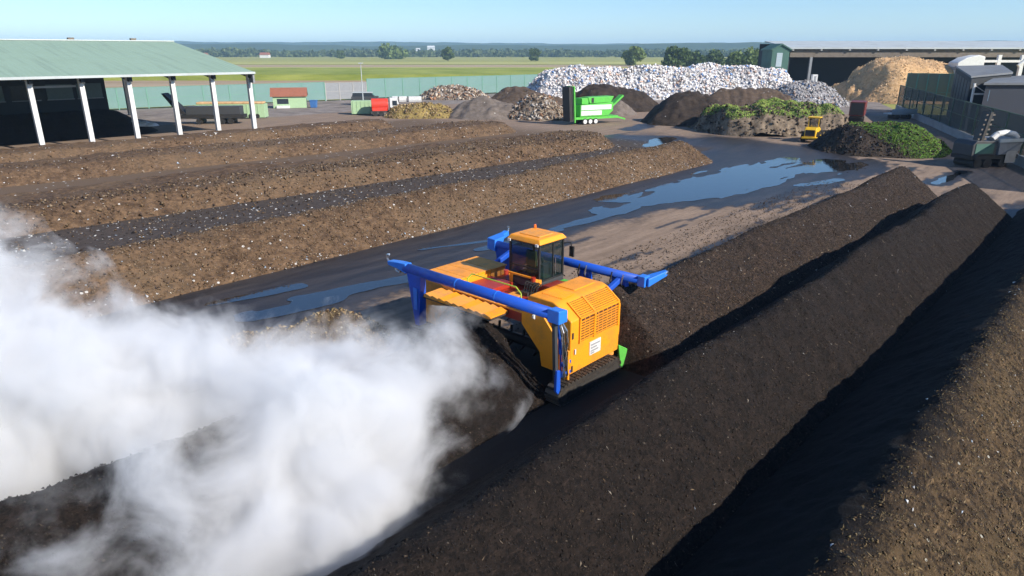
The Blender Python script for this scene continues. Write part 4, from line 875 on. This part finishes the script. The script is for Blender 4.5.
fence('screen_fence', 'dark tall net fence on a concrete base along the right edge', (50, 58), (82.5, 151), 5.2, 15, NETR, POSTD, base=1.1, net0=0.02)
# upper net enclosure behind it
a = at(905, 92, 152); b = at(958, 92, 146)
t = fence('net_screen', 'pale net screen standing above the dark fence in front of the wood chips', a[:2], b[:2], 7.6, 5, paint('pale_net', (.20, .20, .13), .8, dirt=.5, dirtc=(.12, .13, .10), scale=.4), POSTG, base=0, net0=2.0)
# ------------------------------------------------------------------ right-hand sheds
def blockshed(name, label, cs, mat, roofm, over=.3):
    c0 = sum((Vector(c) for c in cs), Vector()) / 4; t = T(name, label, 'shed', (c0.x, c0.y, 0))
    P = [Vector((c[0] - c0.x, c[1] - c0.y, c[2])) for c in cs]; o = MB()
    MB().hexa([Vector((p.x, p.y, 0)) for p in P] + P).build('wall', mat, t)
    Q = [Vector((p.x * 1.04, p.y * 1.03, p.z + .02)) for p in P]
    MB().hexa(Q + [q + Vector((0, 0, .28)) for q in Q]).build('roof', roofm, t)
    return t, P
t1, P = blockshed('dark_shed', 'dark shed with grey single-pitch roof behind the right fence', [at(972, 78, 116), at(1012, 74, 118), at(1001, 66.5, 138), at(956, 67.5, 136)], DWALL, GREYROOF)
for k in range(6):
    f0 = k / 6 + .02; a_, b_ = P[3].lerp(P[0], f0), P[3].lerp(P[0], f0 + .13)
    MB().hexa([(a_.x - .06, a_.y, 2), (b_.x - .06, b_.y, 2), (b_.x, b_.y, 2), (a_.x, a_.y, 2), (a_.x - .06, a_.y, a_.z - .8), (b_.x - .06, b_.y, b_.z - .8), (b_.x, b_.y, b_.z - .8), (a_.x, a_.y, a_.z - .8)]).build('wall_panel', DARKGREY, t1)
t2, P = blockshed('dark_shed', 'dark blue-grey shed with lighter roof at the right picture edge', [at(986, 85, 101), at(1075, 85, 99), at(1075, 74, 122), at(996, 79, 122)], paint('blue_black_cladding', (.03, .035, .05), .6, dirt=.3), GREYROOF)
p = P[0]; MB().box(p.x + .6, p.x + 2.0, p.y - .12, p.y - .05, p.z - 2.2, p.z - .7).build('notice_board', BLUEGREY, t2)
x, y, z = at(980, 92, 103)
t = T('steel_frame', 'white steel frame between the two dark sheds', 'frame', (x, y, 0))
for dx in (-1.0, 1.0): MB().box(dx - .12, dx + .12, -.12, .12, 0, z + 1.2).build('post', WHITE, t)
MB().box(-.88, .88, -.1, .1, z - .4, z - .15).build('crossbar', WHITE, t); MB().beam((-.9, 0, z + .9), (.9, 0, z - .1), .1, .1).build('brace', WHITE, t)
# big hall
HY = 205
hx0, hx1 = at(789, 60, HY)[0], at(1150, 60, HY)[0]; ze = at(800, 49, HY)[2]; zr = at(800, 42, HY + 26)[2]
t = T('hall', 'wide open-fronted hall with pale sheet roof behind the wood chip heap', 'hall', (hx0, HY, 0)); L = hx1 - hx0
MB().hexa([(-.6, -1.2, ze), (L, -1.2, ze), (L, 26, zr), (1.5, 26, zr), (-.6, -1.2, ze + .4), (L, -1.2, ze + .4), (L, 26, zr + .3), (1.5, 26, zr + .3)]).build('roof', SHEET, t)
MB().box(0, L, -.3, .3, ze - 2.2, ze - .15).build('fascia', TIMBER, t)
for k in range(14): MB().box(k * 8.0 + .2, k * 8.0 + .7, -1.1, -.3, ze - .45, ze - .02).build('rafter_end', CONC, t)
for x in np.arange(6.2, L, 20.8): MB().box(x - .35, x + .35, -.31, .31, 0, ze - 2.2).build('post', MIDGREY, t)
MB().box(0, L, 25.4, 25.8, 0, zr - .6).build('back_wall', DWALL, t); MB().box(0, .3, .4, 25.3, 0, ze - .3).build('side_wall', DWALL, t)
bx0, bx1 = at(771.5, 60, HY - 3)[0], at(788.5, 60, HY - 3)[0]; zt = at(775, 49.5, HY - 3)[2]; zp = at(780, 45, HY - 3)[2]
t = T('tower', 'narrow blue-green gabled tower at the left end of the hall', 'tower', (bx0, HY - 3, 0)); wd = bx1 - bx0
MB().box(0, wd, 0, 8, 0, zt - 6).build('lower_wall', BLUEGREY, t); MB().prism([(-.02, zt - 6), (wd + .02, zt - 6), (wd + .02, zt), (wd / 2, zp), (-.02, zt)], -.03, 8.03, 1).build('upper_wall', DKGREEN, t)
MB().prism([(-.5, zt - .25), (wd / 2, zp + .05), (wd + .5, zt - .25), (wd + .5, zt + .05), (wd / 2, zp + .4), (-.5, zt + .05)], -.4, 8.4, 1).build('roof', DKGREEN, t)
lv = MB().box(1.3, 2.9, -.1, -.03, zt - 4.6, zt - .9).build('louvre_window', PGLASS, t)
for k in range(8): MB().box(1.3, 2.9, -.16, -.1, zt - 4.5 + k * .46, zt - 4.38 + k * .46).build('louvre', SHEET, lv)
x, y, z = at(814, 80, 190); t = T('white_cabinet', 'small white cabinet in front of the hall post', 'cabinet', (x, y, 0)); MB().box(-.7, .7, -.5, .5, 0, z + 1.4).build('cabinet_body', WHITE, t, bevel=.05); MB().box(-.2, .3, -.56, -.5, z - .2, z + 1).build('cabinet_door', GREYM, t)
# white gantry and tank at the right end of the hall
x0 = at(958, 61, 186); x1 = at(1060, 61, 186)
t = T('pipe_gantry', 'white pipe gantry in front of the right end of the hall', 'gantry', (x0[0], 186, 0)); L = x1[0] - x0[0]; z = x0[2]
MB().box(3, L, -.3, .3, z - .35, z + .25).build('pipe_beam', WHITE, t)
for x in (10.5, 16.5, 25): MB().box(x - .45, x + .45, -.35, .35, 0, z + 1.5).build('post', WHITE, t)
MB().tube([(15.5, -.4, z - 1.2), (17, -.4, z + .2), (18.2, -.4, z + 2.2), (20, -.4, z + 2.8)], .4, 10).build('elbow_pipe', WHITE, t)
x, y, z = at(968, 60, 180); t = T('tank_roof', 'white rounded tank top beside the hall gantry', 'tank', (x, y, 0))
MB().prism([(-3.6, 0), (3, 0), (3, z + .8), (1.5, z + 1.2), (-1.5, z + .6), (-3.6, z - .6)], -2, 2, 1).build('tank_body', WHITE, t, bevel=.2); MB().box(-3.8, 3.1, -2.1, 2.1, z - 2.4, z - 1.6).build('tank_band', MIDGREY, t)
# ------------------------------------------------------------------ machines in the yard
t = wth('screening_machine', 'bright green trommel screening machine with white side panels', 'screening machine', 575, 124.5, 28)
MB().box(-.6, 8.2, -1.2, 1.2, .9, 1.3).build('chassis', GREEN, t)
dr = MB().prism([(.2, 1.35), (6.0, 1.35), (7.0, 2.2), (7.0, 3.6), (.2, 3.3)], -1.25, 1.25, 1).build('drum_housing', GREEN, t, bevel=.05)
MB().box(.35, 6.6, -1.31, -1.26, 2.45, 3.25).build('side_panel', WHITE, dr); MB().box(.35, 4.6, -1.31, -1.26, 1.55, 2.3).build('side_panel', WHITE, dr)
MB().prism([(2.2, 3.5), (6.6, 3.6), (7.2, 4.6), (1.8, 4.5)], -1.1, 1.1, 1).build('hopper', GREEN, t, bevel=.04); MB().box(.6, 2.0, -1, 1, 3.4, 4.4).build('engine_box', GREEN, t, bevel=.06); MB().box(2.5, 3.0, -1.12, -1.05, 3.6, 4.4).build('vent', BLACK, t)
cv = MB().beam((-.9, 0, 1.0), (-1.3, 0, 6.4), 1.9, .35).build('rear_conveyor', GREEN, t); MB().beam((-1.12, 0, 1.0), (-1.52, 0, 6.4), 2.3, .10).build('conveyor_belt', BLACK, cv)
for y in (-1.15, 1.15): MB().beam((-.75, y, .4), (-1.1, y, 6.4), .14, .22).build('conveyor_rail', GREEN, cv)
MB().beam((-1.35, 0, .6), (-1.75, 0, 6.3), 2.15, .75).build('belt_cover', BLACK, cv)
MB().beam((6.8, 0, 2.5), (9.6, 0, 4.6), 1.2, .3).build('side_conveyor', GREEN, t); MB().beam((8.2, 0, 1.1), (10.6, 0, .5), .25, .25).build('tow_bar', GREEN, t)
for k, x in enumerate((1.2, 2.3, 3.4)):
    wh = wheel(MB(), x, -1.3, -.9, .52, .52).build('wheel', BLACK, t); wheel(MB(), x, -1.35, -1.28, .52, .36).build('rim', WHITE, wh); wheel(MB(), x, .9, 1.3, .52, .52).build('wheel', BLACK, t)
def loader():
    t = wth('wheel_loader', 'yellow wheel loader parked beside the green overgrown heap', 'wheel loader', 812, 141, 58)
    rb_ = MB().prism([(-2.6, .75), (-.2, .75), (-.2, 1.9), (-2.2, 2.1), (-2.6, 1.7)], -.75, .75, 1).build('engine_body', YELLOW, t, bevel=.08)
    MB().box(-2.68, -2.6, -.6, .6, .95, 1.75).build('radiator_grille', BLACK, rb_); MB().box(-2.9, -2.2, -1.0, 1.0, .55, .8).build('counterweight', YELLOW, rb_, bevel=.04)
    cb = MB().box(-.75, .65, -.7, .7, 1.6, 1.95).build('cab', YELLOW, t)
    for x in (-.7, .6):
        for y in (-.65, .65): MB().box(x - .06, x + .06, y - .06, y + .06, 1.95, 3.2).build('pillar', YELLOW if x < 0 else BLACK, cb)
    MB().box(-.9, .8, -.82, .82, 3.2, 3.35).build('cab_roof', YELLOW, cb, bevel=.04); MB().box(-.72, .62, -.66, .66, 1.96, 3.18).build('cab_glass', GLASS, cb)
    MB().box(.4, 2.2, -.6, .6, .8, 1.6).build('front_frame', YELLOW, t, bevel=.06)
    for y in (-.5, .5): MB().beam((1.0, y, 1.9), (3.0, y, .8), .16, .3).build('lift_arm', YELLOW, t)
    MB().prism([(2.9, .2), (4.0, .1), (4.05, .2), (3.2, .5), (3.2, 1.2), (2.9, 1.3)], -1.4, 1.4, 1).build('bucket', STEEL, t)
    for x in (-1.5, 1.4):
        for y in (-1, 1):
            wh = wheel(MB(), x, y * .7, y * 1.2, .72, .72).build('wheel', BLACK, t); wheel(MB(), x, y * 1.17, y * 1.24, .72, .38).build('rim', YELLOW, wh)
loader()
t = T('tipper_trailer', 'dark red tipper trailer behind the green overgrown heap', 'trailer', (*gp(856, 122), 0), R(60))
MB().prism([(-2.2, 1.2), (2.2, 1.2), (2.5, 3.6), (-2.5, 3.6)], -1.2, 1.2, 1).build('tipper_body', DARKRED, t, bevel=.05); MB().box(-2.3, 2.8, -1, 1, .8, 1.15).build('chassis', BLACK, t); MB().box(-2.53, -2.45, -1.0, 1.0, 1.4, 3.4).build('tailgate', BLACK, t)
for x in (-1.2, 0.1): wheel(MB(), x, -1.2, 1.2, .5, .5).build('wheels', BLACK, t)
t = T('flat_trailer', 'pale low trailer in the fence shade right of the red trailer', 'trailer', (*gp(899, 119), 0), R(10))
MB().box(-2.6, 2.6, -1.1, 1.1, .9, 1.1).build('deck', SHEET, t); MB().box(-2.6, 2.6, -1.14, -1.1, 1.1, 1.9).build('side_board', SHEET, t)
for x in (-1.2, 1.2): wheel(MB(), x, -1.1, 1.1, .45, .45).build('wheels', BLACK, t)
t = wth('shredder', 'dark mobile shredder with upright folded conveyor by the right fence', 'shredder', 983, 166, 12); t.scale = (1.1, 1.1, 1.05)
MB().box(-2.9, 2.6, -1.2, 1.2, .9, 1.3).build('chassis', BLACK, t)
MB().prism([(-2.9, 1.3), (-.1, 1.3), (-.1, 2.7), (-2.5, 2.8), (-2.9, 2.4)], -1.2, 1.2, 1).build('engine_box', DARKGREY, t, bevel=.06)
MB().box(-2.6, -.5, -1.26, -1.2, 1.5, 2.5).build('engine_door', DKGREEN, t)
hp = MB().prism([(.1, 1.35), (2.3, 1.35), (2.9, 2.9), (.0, 2.9)], -1.3, 1.3, 1).build('hopper', MIDGREY, t, bevel=.03); MB().box(-.1, 3.0, -1.42, -1.3, 2.6, 2.95).build('hopper_rim', SHEET, hp); MB().box(1.0, 2.2, -1.34, -1.31, .5, 1.7).build('end_plate', CONC, t)
MB().tube([(-.3, -.6, 2.9), (.2, -.6, 3.35), (1.2, -.6, 3.5), (2.2, -.6, 3.3), (2.6, -.6, 2.95)], .3, 10).build('cover_roll', WHITE, t)
cv = MB().beam((-1.6, -.3, 2.6), (-1.1, -.3, 5.6), 1.0, .3).build('folded_conveyor', STEEL, t)
for k in range(6): MB().beam((-2.0 + k * .085, -.62, 2.9 + k * .48), (-1.0 + k * .085, -.62, 2.9 + k * .48), .08, .16).build('conveyor_rung', TIMBER, cv)
for x in (-2.0, -.8, 1.0): wheel(MB(), x, -1.2, 1.2, .5, .5).build('wheels', BLACK, t)

# ------------------------------------------------------------------ steam
G_ = [  # along, across, z, radius along, across, z, weight
 (13.4, 15.6, 1.7, 2.0, 1.9, 1.2, .62), (10.6, 16.0, 2.2, 2.6, 2.4, 1.6, 1.3), (7.4, 14.7, 1.8, 2.6, 2.0, 1.4, 1.4), (8.6, 13.0, .9, 2.2, 1.2, .9, 1.15), (5.6, 12.9, .9, 2.0, 1.3, .9, 1.2), (2.4, 19.6, 1.0, 2.6, 1.5, 1.0, .9),
 (9.2, 19.8, 1.7, 2.8, 2.5, 1.25, 1.25), (12.2, 20.0, 1.3, 1.6, 1.8, .8, .62), (5.5, 21.0, 2.3, 3.0, 3.0, 1.7, 1.35), (2.0, 23.0, 3.0, 3.0, 3.0, 2.0, 1.35), (4.0, 27.5, 3.0, 3.0, 3.0, 1.8, 1.15),
 (3.0, 31.0, 5.2, 2.4, 2.6, 1.8, 1.1), (8.5, 25.0, 1.0, 2.4, 1.8, .8, .5), (3.2, 15.4, 2.6, 2.2, 1.8, 1.0, .55)]
v_, f_ = [], []
blob = MB(); kk = 1.45
for (a, q, z, ra, rq, rz_, w_) in G_:
    vs = [(a, q, max(.05, z + kk * rz_ + .6))]; ni, nj = 14, 9
    for j in range(1, nj):
        ph = j / nj * math.pi
        for i in range(ni):
            t_ = i / ni * 2 * math.pi
            vs.append((a + (kk * ra + .6) * math.sin(ph) * math.cos(t_), q + (kk * rq + .6) * math.sin(ph) * math.sin(t_), max(.1, z + (kk * rz_ + .6) * math.cos(ph))))
    vs.append((a, q, max(.06, z - kk * rz_ - .6))); n_ = len(vs) - 1
    fs = [(0, 1 + i, 1 + (i + 1) % ni) for i in range(ni)] + [(n_, n_ - ni + (i + 1) % ni, n_ - ni + i) for i in range(ni)]
    for j in range(nj - 2): fs += [(1 + j * ni + i, 1 + (j + 1) * ni + i, 1 + (j + 1) * ni + (i + 1) % ni, 1 + j * ni + (i + 1) % ni) for i in range(ni)]
    blob.add(vs, fs)
me = bpy.data.meshes.new('steam'); me.from_pydata(blob.v, [], blob.f); me.update()
sm = bpy.data.materials.new('steam'); sm.use_nodes = True; snt = sm.node_tree; snt.nodes.remove(snt.nodes['Principled BSDF'])
tc = nd(snt, 'ShaderNodeTexCoord'); pos = tc.outputs['Object']; acc = None
wn = nd(snt, 'ShaderNodeTexNoise', {'Vector': pos, 'Scale': .32, 'Detail': 2})
wv = nd(snt, 'ShaderNodeVectorMath', {0: wn.outputs['Color'], 1: (.5, .5, .5)}, operation='SUBTRACT'); ws = nd(snt, 'ShaderNodeVectorMath', {0: wv.outputs[0], 3: 3.2}, operation='SCALE')
wp = nd(snt, 'ShaderNodeVectorMath', {0: pos, 1: ws.outputs[0]}, operation='ADD').outputs[0]
for (a, q, z, ra, rq, rz_, w_) in G_:
    d = nd(snt, 'ShaderNodeVectorMath', {0: wp, 1: (a, q, z)}, operation='SUBTRACT'); s = nd(snt, 'ShaderNodeVectorMath', {0: d.outputs[0], 1: (1 / ra, 1 / rq, 1 / rz_)}, operation='MULTIPLY')
    dt = nd(snt, 'ShaderNodeVectorMath', {0: s.outputs[0], 1: s.outputs[0]}, operation='DOT_PRODUCT').outputs['Value']
    e = math_(snt, 'MULTIPLY', math_(snt, 'POWER', 0.42, dt), w_); acc = e if acc is None else math_(snt, 'ADD', acc, e)
n1 = nd(snt, 'ShaderNodeTexNoise', {'Vector': pos, 'Scale': .46, 'Detail': 7, 'Roughness': .68, 'Distortion': .4})
dn = math_(snt, 'SUBTRACT', acc, math_(snt, 'ADD', math_(snt, 'MULTIPLY', math_(snt, 'SUBTRACT', n1.outputs[0], .5), 3.8), .46))
dn = math_(snt, 'MULTIPLY', math_(snt, 'POWER', math_(snt, 'MAXIMUM', dn, 0.0), 1.3), 1.7); dn = math_(snt, 'MINIMUM', dn, 2.0)
pv = nd(snt, 'ShaderNodeVolumePrincipled', {'Color': (.993, .995, .998, 1), 'Density': dn, 'Anisotropy': 0.0})
snt.links.new(pv.outputs[0], snt.nodes['Material Output'].inputs['Volume'])
so_ = stuff(mobj('steam', me, sm)); so_.rotation_euler = (0, 0, PHI); tag(so_, 'white steam cloud rolling off the turned compost behind the machine', 'steam')
rm = so_.modifiers.new('remesh', 'REMESH'); rm.mode = 'VOXEL'; rm.voxel_size = .45
sm.cycles.volume_step_rate = 0.19; sm.cycles.volume_sampling = 'MULTIPLE_IMPORTANCE'
# ------------------------------------------------------------------ air
hm = bpy.data.materials.new('haze'); hm.use_nodes = True; hnt = hm.node_tree; hnt.nodes.remove(hnt.nodes['Principled BSDF'])
hv = nd(hnt, 'ShaderNodeVolumePrincipled', {'Color': (.45, .70, 1.0, 1), 'Density': 0.00016, 'Anisotropy': 0.0}); hnt.links.new(hv.outputs[0], hnt.nodes['Material Output'].inputs['Volume'])
stuff(MB().box(-9000, 9000, -400, 9500, -1.5, 128).build('haze', hm))
